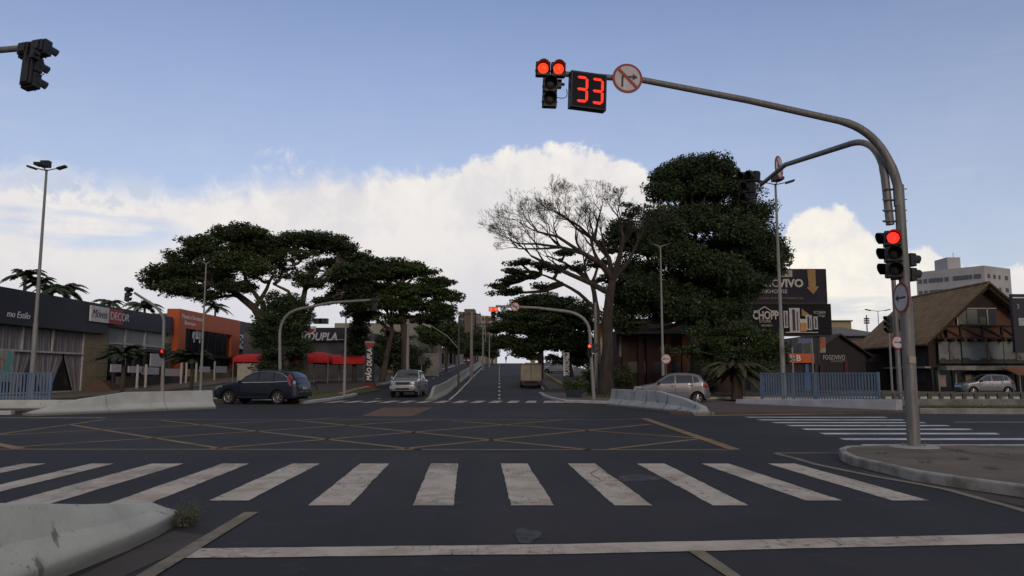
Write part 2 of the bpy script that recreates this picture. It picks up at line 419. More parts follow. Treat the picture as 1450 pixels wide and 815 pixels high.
for tl, tr, br, bl in [(34,65,-223,-272),(129,162,-81,-129),(215,260,62,-7),(315,353,203,145),(414,453,352,296),(510,551,495,436),(610,649,642,584),(709,747,784,724),(804,842,924,870),(902,941,1060,1009),(993,1031,1193,1141),(1087,1126,1316,1263)]:
    yb = 716 if 300 < bl < 1100 else 709
    if bl < 150: yb = 716.5
    zeb.append([G(tl, 656.5), G(tr, 656.5), G(br, yb), G(bl, yb)])
mark('crosswalk_near', zeb, WHITE, rough=.0035)
mark('stop_line', [[G(265, 777.5), G(800, 771), G(1456, 756), G(1456, 770), G(800, 785), G(240, 791)]], WHITE, rough=.0035)
mark('lane_line', [[G(974, 781), G(997, 781), G(1056, 822), G(1036, 822)]], YEL2, 0.010)
mark('edge_line', [[G(346, 726), G(366, 726), G(212, 822), G(184, 822)]], YEL2, 0.010)
ep = [(1098,642),(1130,650),(1157,658),(1243,675.5),(1298,685),(1340,693),(1450,723),(1500,741)]
vs, fs = band([G(*p) for p in ep], 0.12, 0.006)
tag(MB().add(vs, fs).build('edge_line_right', YEL2), kind='structure')
mark('edge_line_nose', [line_px((1098, 641.5), (1198, 641.5), 0.14)], YEL2)
far_z = [(1053,1252,590.7),(1071,1276,594.5),(1091,1307,598.4),(1112,1340,602.6),(1134,1372,607.8),(1160,1410,614),(1188,1458,621.8),(1219,1500,630.8)]
pz = []
for a, b, y in far_z:
    h = (y - 532) / F; Z = CAMZ / h; dyp = 0.30 * F * CAMZ / Z / Z
    pz.append([G(a, y - dyp*.8), G(b, y - dyp*.8), G(b + 6, y + dyp*.8), G(a + 8, y + dyp*.8)])
mark('crosswalk_right', pz, WHITE2)
mark('stop_line_right', [line_px((985, 588.4), (1228, 585.2), 0.22)], WHITE)
mark('lane_line_right', [line_px((1352, 597.6), (1460, 597.6), 0.12)], WHITE2)
yl = [((-60,636),(1040,637)),((148,594.2),(870,594.2)),((870,594.2),(913,592.6)),((97,601),(319,636)),((228,595),(595,637)),((415,594.5),(835,637)),((640,596),(1010,622)),
      ((-20,617),(480,591.5)),((20,633),(610,594.5)),((293,636),(795,594.5)),((564,636),(921,600.5)),((864,636),(993,621)),((-40,620),(148,594.2))]
mark('junction_box', [line_px(a, b, 0.15) for a, b in yl], YEL)
mark('junction_box_edge', [line_px((912, 592.5), (1041, 637), 0.24), line_px((-20, 626), (28, 635.5), 0.24)], YEL, 0.010)
mark('left_edge_line', [line_px((-20, 591.5), (150, 591.5), 0.2)], WHITE)
hp = [(517,589),(578,589.3),(608,577),(548,577)]
hl = [line_px(hp[i], hp[(i+1) % 4], 0.25) for i in range(4)]
for k in range(1, 7):
    f = k / 7
    hl.append(line_px((517 + 61*f, 589), (548 + 60*f, 577), 0.22))
for k in range(1, 4):
    f = k / 4
    hl.append(line_px((517 + 31*f, 589 - 12*f), (578 + 30*f, 589 - 12*f), 0.14))
mark('hatched_box', hl, mat('faded_brown_paint', (0.14, 0.085, 0.05), 0.9))
# far crosswalk over the avenue
fz = []
for x in [462,488,514,540,566,592,618,645,671,697,723,749,775,790]:
    a = G(x, 570.6); fz.append([(a.x - .22, a.y, 0), (a.x + .32, a.y, 0), (a.x + .52, a.y + 3.2, 0), (a.x + .02, a.y + 3.2, 0)])
mark('crosswalk_far', fz, WHITE, 0.02)
# avenue lane dashes, edge lines
ln = []
for k in range(18):
    y = 46 + k * 6.2; x = -0.75 - (y - 46) * 0.0165
    ln.append([(x - .07, y, 0), (x + .07, y, 0), (x + .04, y + 2.2, 0), (x - .10, y + 2.2, 0)])
    if k < 9 and k % 2 == 0:
        for xo in (-3.0, 2.6): ln.append([(x+xo, y+1, 0), (x+xo+.18, y+1, 0), (x+xo+.18, y+1.25, 0), (x+xo, y+1.25, 0)])
    x2 = -8.1 - (y-46) * 0.012
    ln.append([(x2 - .07, y, 0), (x2 + .07, y, 0), (x2 + .07, y + 1.6, 0), (x2 - .07, y + 1.6, 0)])
mark('lane_dashes', ln, WHITE2, 0.035)
med = [(-4.25, 45.0), (-4.35, 47), (-4.55, 54), (-4.75, 64), (-5.1, 90), (-5.5, 125), (-5.9, 168)]
vs, fs = band([(p[0] + 0.62, p[1]) for p in med], 0.12, 0.03)
tag(MB().add(vs, fs).build('median_edge_line', WHITE2), kind='structure')
vs, fs = band([(2.55, 62), (2.4, 90), (2.2, 130), (1.8, 170)], 0.12, 0.035)
tag(MB().add(vs, fs).build('parking_edge_line', WHITE), kind='structure')

# pavements and kerbs
nose = gp((1450, 703), (1364, 690.5), (1298, 680), (1246, 667), (1210, 658.5), (1196, 651), (1194, 646), (1203, 642), (1253, 640.2))
s1 = [(6.35, -18), (6.1, 6.0)] + [(p.x, p.y) for p in nose] + [(16, 14.15), (45, 14.4), (45, -18)]
sheet('pavement_near', s1, 0.0, PAVE, 0.13)
kerb('kerb_near', s1[0:-2], 0.13, 0.137, mat('kerb_worn', (0.30, 0.29, 0.27), 0.9, vscale=2.2, c2=(0.15, 0.135, 0.11), thr=(0.42, 0.66), bump=.15), 1.0)
i1 = gp((948, 587), (1000, 587.2), (1287, 585), (1272, 577), (1040, 571), (998, 567.5), (955, 568.5))
sheet('traffic_island', [(p.x, p.y) for p in i1], 0.0, PAVERED, 0.10)
i2 = gp((765, 557.5), (772, 562), (786, 566.5), (802, 569.6), (862, 571.5), (880, 571.5)) + [Vector((6.6, 45.5, 0)), Vector((14.5, 47.5, 0)), Vector((15, 56, 0)), Vector((4, 55, 0))]
sheet('tree_island', [(p.x, p.y) for p in i2], 0.0, PAVE, 0.12)
kerb('kerb_tree_island', [(p.x, p.y) for p in i2[:6]], 0.2, 0.14, KERBW, 1.0)
sheet('lawn_tree_island', [(4.9, 46.0), (6.4, 46.2), (14.0, 48.4), (14.4, 55.0), (5.2, 54.3)], 0.13, LAWN, 0.02)
sheet('verge_right', [(14.5, 47.5), (60, 47.5), (60, 62), (14.5, 57)], 0.0, LAWN, 0.1)
kerb('kerb_far_right', [(6.6, 45.6), (14.5, 47.3), (60, 47.3)], 0.2, 0.14, KERBW, 2.0)
sheet('shop_pavement_right', [(24.5, 57), (60, 62), (60, 70), (24.5, 70)], 0.0, PAVE, 0.11)
sheet('shop_pavement_left', [(-34, 44), (-26.5, 44), (-26.5, 92), (-34, 92)], 0.0, PAVE, 0.12)
# kerbed grass strip right of the canal wall
sheet('grass_strip', [(15.6, 29.2), (60, 27.5), (60, 32.6), (15.8, 32.6)], 0.0, LAWN, 0.10)
kerb('kerb_grass_strip', [(15.2, 29.0), (24, 28.2), (60, 27.2)], 0.24, 0.2, mat('kerb_pale', (0.27, 0.26, 0.24), 0.9, vscale=2, c2=(0.17, 0.165, 0.15)), 2)
# left island
i3 = gp((430, 571.5), (466, 567), (503, 559.5), (540, 553)) + [Vector((-12.0, 64, 0)), Vector((-20, 52, 0)), Vector((-24, 46, 0))]
sheet('grass_island', [(p.x, p.y) for p in i3], 0.0, LAWN, 0.12)
kerb('kerb_grass_island', [(p.x, p.y) for p in ([Vector((-24, 45.8, 0)), Vector((-14.5, 43.5, 0))] + i3[0:3])], 0.28, 0.15, KERBW, 1.0)
lk = [(-12.2, 62), (-11.6, 75), (-11.0, 95), (-10.4, 130), (-10.2, 170)]
kerb('kerb_avenue_left', lk, 0.25, 0.15, KERBW)
kerb('kerb_avenue_yellow', [(-11.9, 53.8), (-12.3, 61.5)], 0.35, 0.16, KERBY)
sheet('pavement_avenue_left', [(-12.3, 62)] + lk[1:] + [(-20, 170), (-19, 74), (-14.5, 58), (-12.1, 54)], 0.0, PAVERED, 0.13)
rk = [(4.6, 66), (4.3, 90), (3.8, 130), (3.0, 172)]
kerb('kerb_avenue_right', rk, 0.25, 0.15, KERBY)
sheet('pavement_avenue_right', rk + [(12, 172), (12, 66.5)], 0.0, PAVERED, 0.13)
kerb('low_kerb_left', [(-24, 27.6), (-18.2, 28.3)], 0.3, 0.14, KERBW)
sheet('pavement_left', [(-40, 28.0), (-18.6, 28.4), (-17.5, 31), (-40, 31)], 0, PAVERED, 0.11)
# ------------------------------------------------------------------ more materials
GALV = mat('galvanised_steel', (0.20, 0.20, 0.198), 0.55, 0.3, vscale=3, c2=(0.14, 0.14, 0.138), streak=(6, 6, 0.6), bump=0.1)
POLEG = mat('pole_grey', (0.22, 0.22, 0.21), 0.6, 0.15, vscale=2, streak=(5, 5, .5))
POLEC = mat('pole_concrete', (0.22, 0.21, 0.19), 0.9, vscale=1.5)
BLACKP = mat('black_plastic', (0.014, 0.014, 0.016), 0.5, spec=0.4, vscale=5)
BLACKI = mat('black_inside', (0.006, 0.006, 0.007), 0.8)
LENS_OFF = mat('lens_unlit', (0.010, 0.009, 0.010), 0.5, spec=0.25)
def led_mat(name, c, e, strength, scale):
    m = mat(name, c, 0.4, emit=e, estr=strength); t = m.node_tree; b = t.nodes['Principled BSDF']
    v = t.nodes.new('ShaderNodeTexCoord').outputs['Object']
    vo = t.nodes.new('ShaderNodeTexVoronoi'); vo.inputs['Scale'].default_value = scale; vo.inputs['Randomness'].default_value = 0.3; t.links.new(v, vo.inputs['Vector'])
    f = smooth(X(vo.outputs['Distance'], t), 0.75, 0.25) * (strength * 0.75) + strength * 0.4
    t.links.new(f.s, b.inputs['Emission Strength']); return m
RED_ON = led_mat('red_lens_lit', (0.4, 0.02, 0.01), (1.0, 0.045, 0.010), 1.7, 45)
RED_ON2 = mat('red_lens_lit_small', (0.4, 0.02, 0.01), 0.4, emit=(1.0, 0.07, 0.02), estr=1.8)
DIGIT = led_mat('digit_lit', (0.12, 0.008, 0.005), (1.0, 0.028, 0.008), 1.5, 50)
SIGNW = mat('sign_white', (0.46, 0.44, 0.45), 0.55, vscale=4); SIGNR = mat('sign_red', (0.25, 0.018, 0.022), 0.5); SIGNK = mat('sign_black', (0.012, 0.012, 0.016), 0.5)
SIGNGREY = mat('sign_back', (0.10, 0.10, 0.10), 0.5, 0.5)
BLUEF = mat('fence_blue', (0.085, 0.135, 0.215), 0.6, vscale=1.2, c2=(0.12, 0.17, 0.245), bump=0.1)
RUB = mat('rubber', (0.012, 0.012, 0.013), 0.85); CHROME = mat('chrome', (0.55, 0.55, 0.56), 0.22, 0.95)
RIM = mat('alloy', (0.35, 0.35, 0.36), 0.35, 0.7); GLASSD = mat('car_glass', (0.010, 0.012, 0.015), 0.06, spec=0.8)
LAMPC = mat('lamp_clear', (0.30, 0.31, 0.32), 0.12, spec=0.8); LAMPR = mat('tail_red', (0.22, 0.012, 0.012), 0.15, spec=0.7)
NAVY = mat('car_navy', (0.005, 0.008, 0.019), 0.30, 0.2, coat=0.25); SILVER = mat('car_silver', (0.33, 0.34, 0.36), 0.33, 0.6, coat=0.5, var=0.04)
SILVER2 = mat('car_silver_dark', (0.135, 0.14, 0.155), 0.33, 0.6, coat=0.5, var=0.04); WHITEC = mat('car_white', (0.5, 0.5, 0.5), 0.35, coat=0.5)
TRIM = mat('dark_trim', (0.018, 0.018, 0.02), 0.6); PLATE = mat('plate_grey', (0.32, 0.32, 0.33), 0.5)

def arc(p0, p1, c, n=8):
    """quadratic curve"""
    p0, p1, c = Vector(p0), Vector(p1), Vector(c)
    return [p0*(1-t)**2 + c*2*t*(1-t) + p1*t*t for t in [i/n for i in range(n+1)]]

# ------------------------------------------------------------------ traffic signals (local: faces -Y)
def lens_unit(mbh, cx, cz, s=0.30, d=0.16):
    mbh.box(cx - s/2, cx + s/2, 0, d, cz - s/2, cz + s/2)
def visor(cx, cz, r, ln, parent):
    mb = MB(); n = 14; a0, a1 = R(-35), R(215); th = 0.008
    def ringpt(a, rr, y): return (cx + rr*math.cos(a), y, cz + rr*math.sin(a))
    for i in range(n):
        a, b = a0 + (a1-a0)*i/n, a0 + (a1-a0)*(i+1)/n
        def L_(a): return -ln * (0.45 + 0.55 * max(0, math.sin(a) * 0.5 + 0.5))
        q = [ringpt(a, r, 0.0), ringpt(b, r, 0.0), ringpt(b, r, L_(b)), ringpt(a, r, L_(a))]
        q2 = [ringpt(a, r-th, 0.0), ringpt(b, r-th, 0.0), ringpt(b, r-th, L_(b)), ringpt(a, r-th, L_(a))]
        mb.add(q, [(0,1,2,3)]); mb.add(q2, [(3,2,1,0)]); mb.add([q[3], q[2], q2[2], q2[3]], [(0,1,2,3)])
    return mb.build('visor', BLACKP, parent)
def signal(name, units, loc, rz, label, group, scale=1.0, lit=(), lit_mat=None, square=False, tilt=0.0, detail=True):
    """units: list of (cx, cz) lamp centres"""
    e = empty(name, loc, rz, label, 'traffic light', group); e.scale = (scale,)*3; e.rotation_euler = (0, tilt, rz)
    h = MB()
    for cx, cz in units: lens_unit(h, cx, cz, 0.285)
    cols = sorted(set(u[0] for u in units))
    for cx in cols:
        zs = [u[1] for u in units if u[0] == cx]
        h.box(cx - .115, cx + .115, .155, .215, min(zs) - .11, max(zs) + .11)       # curved back shell
        h.box(cx - .07, cx + .07, .21, .245, min(zs) - .09, max(zs) + .09)
    h.build('housing', BLACKP, e, bevel=0.02)
    if detail:
        for cx, cz in units:
            for sx in (-1, 1):
                MB().box(cx + sx*.142 - .012, cx + sx*.142 + .012, .03, .07, cz - .05, cz - .02).build('hinge', BLACKP, e)
    for i, (cx, cz) in enumerate(units):
        on = i in lit
        if square: MB().box(cx-.1, cx+.1, -.012, 0, cz-.1, cz+.1).build('lens', (lit_mat or RED_ON2) if on else LENS_OFF, e)
        else: 
            l = MB()
            rings = [[(cx + r*math.cos(2*math.pi*k/24), y, cz + r*math.sin(2*math.pi*k/24)) for k in range(24)] for r, y in ((.105, .0), (.103, -.012), (.07, -.026), (.03, -.032))]
            l.loft(rings).build('lens', (lit_mat or RED_ON) if on else LENS_OFF, e, smooth_=True)
        visor(cx, cz, .128, .20, e)
    return e
TEE = [(-.15, .58), (.15, .58), (0, .27), (0, -.03)]          # two reds side by side over two lamps
def tee_bracket(e, side=1):
    m = MB(); m.tube([(side*.02, .22, .36), (side*.3, .26, .36)], .03, 8); m.tube([(0, .2, .1), (0, .26, .45)], .03, 8); m.box(side*.2-.04, side*.2+.04, .18, .32, .28, .44)
    m.tube(arc((side*.14, .1, .05), (side*.34, .2, .25), (side*.4, .1, -.02)), .008, 5)
    m.build('bracket', BLACKP, e)

def round_sign(name, loc, rz, d, kind, label, group=None, post=None, cat='road sign', two_sided=False):
    e = empty(name, loc, rz, label, cat, group); r = d/2
    MB().disc((0, .012, 0), (0, 1, 0), r, .006, 36).build('back_plate', SIGNGREY, e)
    MB().disc((0, 0, 0), (0, 1, 0), r, .012, 36).build('rim', SIGNR, e)
    MB().disc((0, -.004, 0), (0, 1, 0), r*.84, .008, 36).build('face', SIGNW, e)
    a = MB(); y0 = -.009; off = (0, .004, 0)
    def P(pts): a.prism([(x*r, y0, z*r) for x, z in pts], off)
    if kind == 'no_right':
        P([(-.40,-.62),(-.27,-.62),(-.27,.16),(-.40,.16)]); P([(-.27,.04),(.34,.04),(.34,.16),(-.27,.16)]); P([(.34,-.12),(.34,.32),(.68,.10)])
    elif kind == 'no_left':
        P([(.28,-.55),(.42,-.55),(.42,.12),(.28,.12)]); P([(-.3,.02),(.28,.02),(.28,.14),(-.3,.14)]); P([(-.3,-.14),(-.3,.30),(-.62,.08)])
    elif kind == 'left':
        P([(-.30,-.06),(.62,-.06),(.62,.06),(-.30,.06)]); P([(-.30,-.22),(-.30,.22),(-.70,0)])
    elif kind == 'right':
        P([(-.62,-.06),(.30,-.06),(.30,.06),(-.62,.06)]); P([(.30,-.22),(.70,0),(.30,.22)])
    a.build('arrow', SIGNK, e)
    if kind.startswith('no'):
        s = MB(); s.prism([(x*r, -.014, z*r) for x, z in [(-.66,.50),(-.54,.64),(.66,-.50),(.54,-.64)]], (0, .004, 0)); s.build('slash', SIGNR, e)
    MB().box(-.03, .03, .018, .05, -r*.6, r*.6).build('clamp', GALV, e)
    if post: MB().tube([(0.0, .06, -post), (0.0, .06, r*.7)], .03, 8).build('post', GALV, e)
    return e

# main pole at the near corner on the right
b0 = G(1295, 643)
t0 = PY(1271, 262, b0.y)
pole = empty('signal_pole', (b0.x, b0.y, 0.13), 0, 'tall galvanised pole on the near right pavement corner carrying two curved arms', 'traffic pole', 'signal poles and their mast arms')
def rel(v, e): return tuple(Vector(v) - e.location)
m = MB(); m.tube([(0,0,0), (0,0,2.6)], [.112, .108], 20); m.tube([(0,0,2.6), (0,0,t0.z - .13)], [.095, .088], 20); m.build('pole', GALV, pole, smooth_=True)
m = MB(); m.tube([(0,0,2.56), (0,0,2.62)], [.118, .118], 20); m.build('collar', GALV, pole)
MB().tube([(0,0,0), (0,0,.02), (0,0,.03)], [.42, .40, .25], 16).build('footing', mat('footing_concrete', (0.30, 0.29, 0.27), 0.9), pole)
def mast_arm(e, p_top, corner, tip, r0=.075, r1=.05, name='arm'):
    pts = [p_top - Vector((0,0,.5))] + arc(p_top, corner[1], corner[0], 10) + [tip]
    n = len(pts); rs = [r0 + (r1-r0)*i/(n-1) for i in range(n)]
    return MB().tube([rel(p, e) for p in pts], rs, 14).build(name, GALV, e, smooth_=True)
A1 = Vector((t0.x, b0.y, t0.z)); Y1 = b0.y
tipA = PY(792, 104, 13.2)
c1 = PY(1262, 197, Y1); c2_ = PY(1190, 171, Y1 - .05)
pA = [A1 - Vector((0,0,.4)), A1] + arc(A1, c2_, PY(1252, 186, Y1), 12)[1:] + [PY(1060, 142, 13.5), PY(910, 113, 13.3), tipA]
MB().tube([rel(p, pole) for p in pA], [.085]*4 + [.075]*(len(pA)-8) + [.068, .06, .055, .05], 16).build('arm', GALV, pole, smooth_=True)
# second arm, bolted on at the left, reaching over the crossing avenue
q0 = PY(1260.5, 318, Y1 + .1); q1 = PY(1253, 250, Y1 + .12)
pB = [q0, q1] + arc(q1, PY(1205, 203, Y1 + .9), PY(1243, 192, Y1 + .2), 12)[1:] + [PY(1112, 233, 17.3), PY(1078, 261, 20.0)]
MB().tube([rel(p, pole) for p in pB], [.075]*3 + [.062]*(len(pB)-6) + [.06, .055, .05], 14).build('arm', GALV, pole, smooth_=True)
mb = MB()
for k in range(4):
    c = PY(1266, 268 + k*15, Y1 + .05); rc = Vector(rel(c, pole))
    mb.bar(rc + Vector((-.2, 0, 0)), rc + Vector((.14, 0, 0)), .05, .03); mb.tube([rc + Vector((-.24, -.04, 0)), rc + Vector((.22, -.04, 0))], .01, 5)
mb.build('band', GALV, pole)
MB().box(-.06,.06,-.13,-.09,1.5,1.62).build('sticker', mat('old_sticker', (.3,.27,.2), .8), pole)

# head over our road
sg = signal('traffic_light', TEE, PY(778.5, 136, 13.0) - Vector((0,0,.03)), R(3), 'traffic light over the road beside the countdown screen, both upper round reds lit', 'tee shaped traffic lights', 0.90, lit=(0, 1))
sg.rotation_euler = (R(4), R(2.0), R(2)); tee_bracket(sg, 1)
# lower two lenses faint grey already; countdown display
cd = empty('countdown_display', PY(834, 127.5, 13.05), 0, 'black square countdown screen showing a lit red 33 on the mast arm', 'countdown screen')
cd.rotation_euler = (0, R(2.2), R(14))
MB().box(-.335, .335, 0, .17, -.335, .335).build('housing', BLACKP, cd, bevel=.012)
MB().box(-.305, .305, -.006, 0, -.30, .30).build('screen', mat('screen_dark', (0.012, 0.013, 0.018), 0.7, spec=0.15), cd)
def seg(mb, cx, cz, w, h, t, segs):
    g = .006; P = {'a': (0, h/2, 1), 'g': (0, 0, 1), 'd': (0, -h/2, 1), 'b': (w/2, h/4, 0), 'c': (w/2, -h/4, 0), 'f': (-w/2, h/4, 0), 'e': (-w/2, -h/4, 0)}
    for s in segs:
        x, z, hor = P[s]; x += cx; z += cz
        if hor: l = w/2 - g; pts = [(x-l, z), (x-l+t/2, z+t/2), (x+l-t/2, z+t/2), (x+l, z), (x+l-t/2, z-t/2), (x-l+t/2, z-t/2)]
        else: l = h/4 - g; pts = [(x, z-l), (x+t/2, z-l+t/2), (x+t/2, z+l-t/2), (x, z+l), (x-t/2, z+l-t/2), (x-t/2, z-l+t/2)]
        mb.prism([(p[0], -.010, p[1]) for p in pts], (0, .004, 0))
for cx in (-.135, .155):
    mm = MB(); seg(mm, cx, 0, .185, .43, .048, 'abcdg'); mm.build('digit', DIGIT, cd)
MB().tube([(.0, .2, .12), (.0, .2, .3)], .02, 6).box(-.05, .05, .16, .26, .1, .22).build('bracket', BLACKP, cd)
rs = round_sign('no_right_turn_sign', PY(888.5, 110.5, 13.2), R(4), .545, 'no_right', 'round white and red sign on the mast arm forbidding right turns')
rs.rotation_euler = (0, R(3), R(4))
# second arm: head seen from behind and sign edge-on
tb = PY(1062, 262, 20.2)
s2 = signal('traffic_light', TEE, tb - Vector((0.1, 0, .32)), R(-62), 'unlit dark traffic light on the second arm in front of the tree crown', 'tee shaped traffic lights', 0.95)
s2.rotation_euler = (0, R(8), R(-62)); tee_bracket(s2, -1)
round_sign('no_right_turn_sign', PY(1103.5, 236.5, 18.2), R(52), .56, 'no_right', 'round turn ban sign seen nearly edge-on, on the second curved arm')
# three-lamp head on the pole
V3 = [(0, .30), (0, 0), (0, -.30)]
h3 = signal('traffic_light', V3, PY(1266, 359, Y1 - .28), R(-20), 'three-lamp traffic light on the near right pole, large round top red lit', 'three-lamp traffic lights', 0.98, lit=(0,), lit_mat=mat('red_lens_bright', (.5, .02, .02), .4, emit=(1.0, .020, .014), estr=2.2))
MB().box(-.05, .12, .2, .3, -.46, -.40).build('bracket', BLACKP, h3)
signal('traffic_light', V3, PY(1257, 360.5, Y1 + .05), R(-82), 'unlit three-lamp traffic light turned left behind the red-lit one on the near pole', 'three-lamp traffic lights', 0.96)
hp_ = signal('traffic_light', [(0, .16), (0, -.16)], PY(1291, 379, Y1 + .16), R(112), 'dark two-lamp pedestrian light on the right side of the near pole', 'pedestrian lights', 0.86, square=True)
MB().tube([(0, .2, -.33), (0.0, .34, -.36)], .025, 6).build('bracket', BLACKP, hp_)
round_sign('left_arrow_sign', PY(1275.5, 421.5, Y1 - .16), R(-90), .56, 'left', 'oval looking left arrow sign turned aside on the near right pole')

# upper left head and arm (pole stands outside the frame)
lp = empty('signal_pole', (-12.4, 13.4, 0), 0, 'grey mast arm reaching in from the upper left edge', 'traffic pole', 'signal poles and their mast arms')
yL = 13.0; e1 = PY(24, 68.5, yL)
MB().tube([rel(p, lp) for p in [Vector((-12.4, 13.4, 0)), Vector((-12.4, 13.4, e1.z - .9))] + arc((-12.4, 13.4, e1.z - .9), (-11.6, 13.3, e1.z - .1), (-12.4, 13.4, e1.z - .1), 6)[1:] + [e1, e1 + Vector((.22, 0, .01))]], .055, 12).build('pole', GALV, lp, smooth_=True)
s4 = signal('traffic_light', TEE, PY(50, 116, yL), R(165), 'traffic light seen from the side at the upper left, its hoods pointing right', 'tee shaped traffic lights', 1.0)
s4.rotation_euler = (R(6), R(3), R(165)); tee_bracket(s4, -1)

# second pole behind (right) with its own lights and sign
b2 = G(1275.5, 577)
p2 = empty('signal_pole', (b2.x, b2.y, T(b2.x, b2.y)), 0, 'mid-distance galvanised signal pole standing at the end of the white canal wall', 'traffic pole', 'signal poles and their mast arms')
zt = PY(1268, 330, b2.y).z
MB().tube([(0,0,0), (0,0,zt)], [.11, .095], 12).build('pole', GALV, p2, smooth_=True)
MB().tube([(0,0,-.0), (0,0,.02)], .35, 12).build('footing', mat('footing_concrete', (0.30, 0.29, 0.27), 0.9), p2)
signal('traffic_light', V3[:2] + [(0, -.30)], PY(1257, 459, b2.y - .3), R(-75), 'dark traffic light on the mid-distance pole, hoods pointing left', 'three-lamp traffic lights', 0.86, detail=False)
signal('traffic_light', [(0, .16), (0, -.16)], PY(1275.5, 460, b2.y + .1), R(100), 'slim dark pedestrian light on the right of the mid-distance pole', 'pedestrian lights', 0.85, square=True, detail=False)
round_sign('right_arrow_sign', PY(1271.5, 484.5, b2.y - .18), R(4), .60, 'right', 'round sign with a black arrow pointing right on the mid-distance pole')
b3 = G(1264.5, 571)
MBx = MB().tube([(0,0,0), (0,0,PY(1261, 470, b3.y).z)], [.06, .05], 8)
o = MBx.build('thin_post', POLEG, loc=(b3.x, b3.y, 0)); tag(o, 'thin pale steel post just left of the mid-distance signal pole', 'post')

# far right corner pole with arm (across the junction)
bf = G(841, 568.5); Yf = bf.y
fp = empty('signal_pole', (bf.x, bf.y, T(bf.x, bf.y) + .12), 0, 'far signal pole on the tree island with a long left arm', 'traffic pole', 'signal poles and their mast arms')
pts = [bf + Vector((0,0,.12)), PY(835, 470, Yf)] + arc(PY(835, 470, Yf), PY(805, 441, Yf), PY(833, 447, Yf), 8)[1:] + [PY(760, 435.5, Yf), PY(702, 433, Yf)]
MB().tube([rel(p, fp) for p in pts], [.1] + [.085]*(len(pts)-3) + [.07, .06], 10).build('pole', POLEG, fp, smooth_=True)
signal('traffic_light', TEE, PY(698.5, 450, Yf - .2), 0, 'distant traffic light over the avenue with two square-set reds lit', 'tee shaped traffic lights', 0.86, lit=(0, 1), lit_mat=RED_ON2, square=True, detail=False)
round_sign('no_left_turn_sign', PY(729.5, 434, Yf - .15), 0, .5, 'no_left', 'distant round sign forbidding left turns on the far mast arm')
signal('traffic_light', V3, PY(835, 496, Yf - .25), 0, 'distant three-lamp traffic light beside the big tree trunk, top red lit', 'three-lamp traffic lights', 0.80, lit=(0,), lit_mat=RED_ON2, detail=False)
signal('traffic_light', [(0, .16), (0, -.16)], PY(844, 493, Yf + .1), R(90), 'distant dark pedestrian light beside the far three-lamp light', 'pedestrian lights', 0.85, square=True, detail=False)

# left side poles
bl = PY(230, 556, 46.5); zl = T(bl.x, bl.y)
lp2 = empty('signal_pole', (bl.x, bl.y, zl), 0, 'curved signal pole in front of the dark shop behind the left barrier', 'traffic pole', 'signal poles and their mast arms')
pts = [Vector((bl.x, bl.y, zl)), PY(232, 455, 46.5)] + arc(PY(232, 455, 46.5), PY(215, 430, 46.3), PY(231, 441, 46.5), 6)[1:] + [PY(190, 414, 46)]
MB().tube([rel(p, lp2) for p in pts], [.11] + [.085]*(len(pts)-2) + [.07], 10).build('pole', POLEG, lp2, smooth_=True)
q = signal('traffic_light', TEE, PY(182, 423, 45.8), R(98), 'dark traffic light side-on above the shop roof on the left', 'tee shaped traffic lights', 0.95, detail=False); q.rotation_euler = (0, R(6), R(98))
signal('traffic_light', [(0, .15), (0, -.15)], PY(229.5, 500, 46.2), R(-3), 'pedestrian light on the left curved pole, red square lit', 'pedestrian lights', 0.9, lit=(0,), square=True, lit_mat=mat('ped_red', (.3,.01,.01), .5, emit=(1, .03, .03), estr=.9), detail=False)
signal('traffic_light', V3, PY(238, 494, 46.7), R(100), 'dark three-lamp traffic light facing right on the left curved pole', 'three-lamp traffic lights', 0.86, detail=False)
bc = PY(397, 567, 46); zc = T(bc.x, bc.y)
cp = empty('signal_pole', (bc.x, bc.y, zc), 0, 'curved signal pole rising behind the dark blue suv', 'traffic pole', 'signal poles and their mast arms')
pts = [Vector((bc.x, bc.y, zc)), PY(396, 475, 46)] + arc(PY(396, 475, 46), PY(425, 437, 45.5), PY(397, 443, 46), 8)[1:] + [PY(470, 428, 44.8), PY(532, 424, 44)]
MB().tube([rel(p, cp) for p in pts], [.11] + [.085]*(len(pts)-3) + [.07, .06], 10).build('pole', POLEG, cp, smooth_=True)
signal('traffic_light', TEE, PY(531, 437, 44), R(170), 'dark traffic light seen from behind at the tip of the arm over the pickup', 'tee shaped traffic lights', 0.86, detail=False)
signal('traffic_light', V3, PY(401, 501, 46.4), R(140), 'dark three-lamp traffic light seen from behind above the suv roof', 'three-lamp traffic lights', 0.86, detail=False)

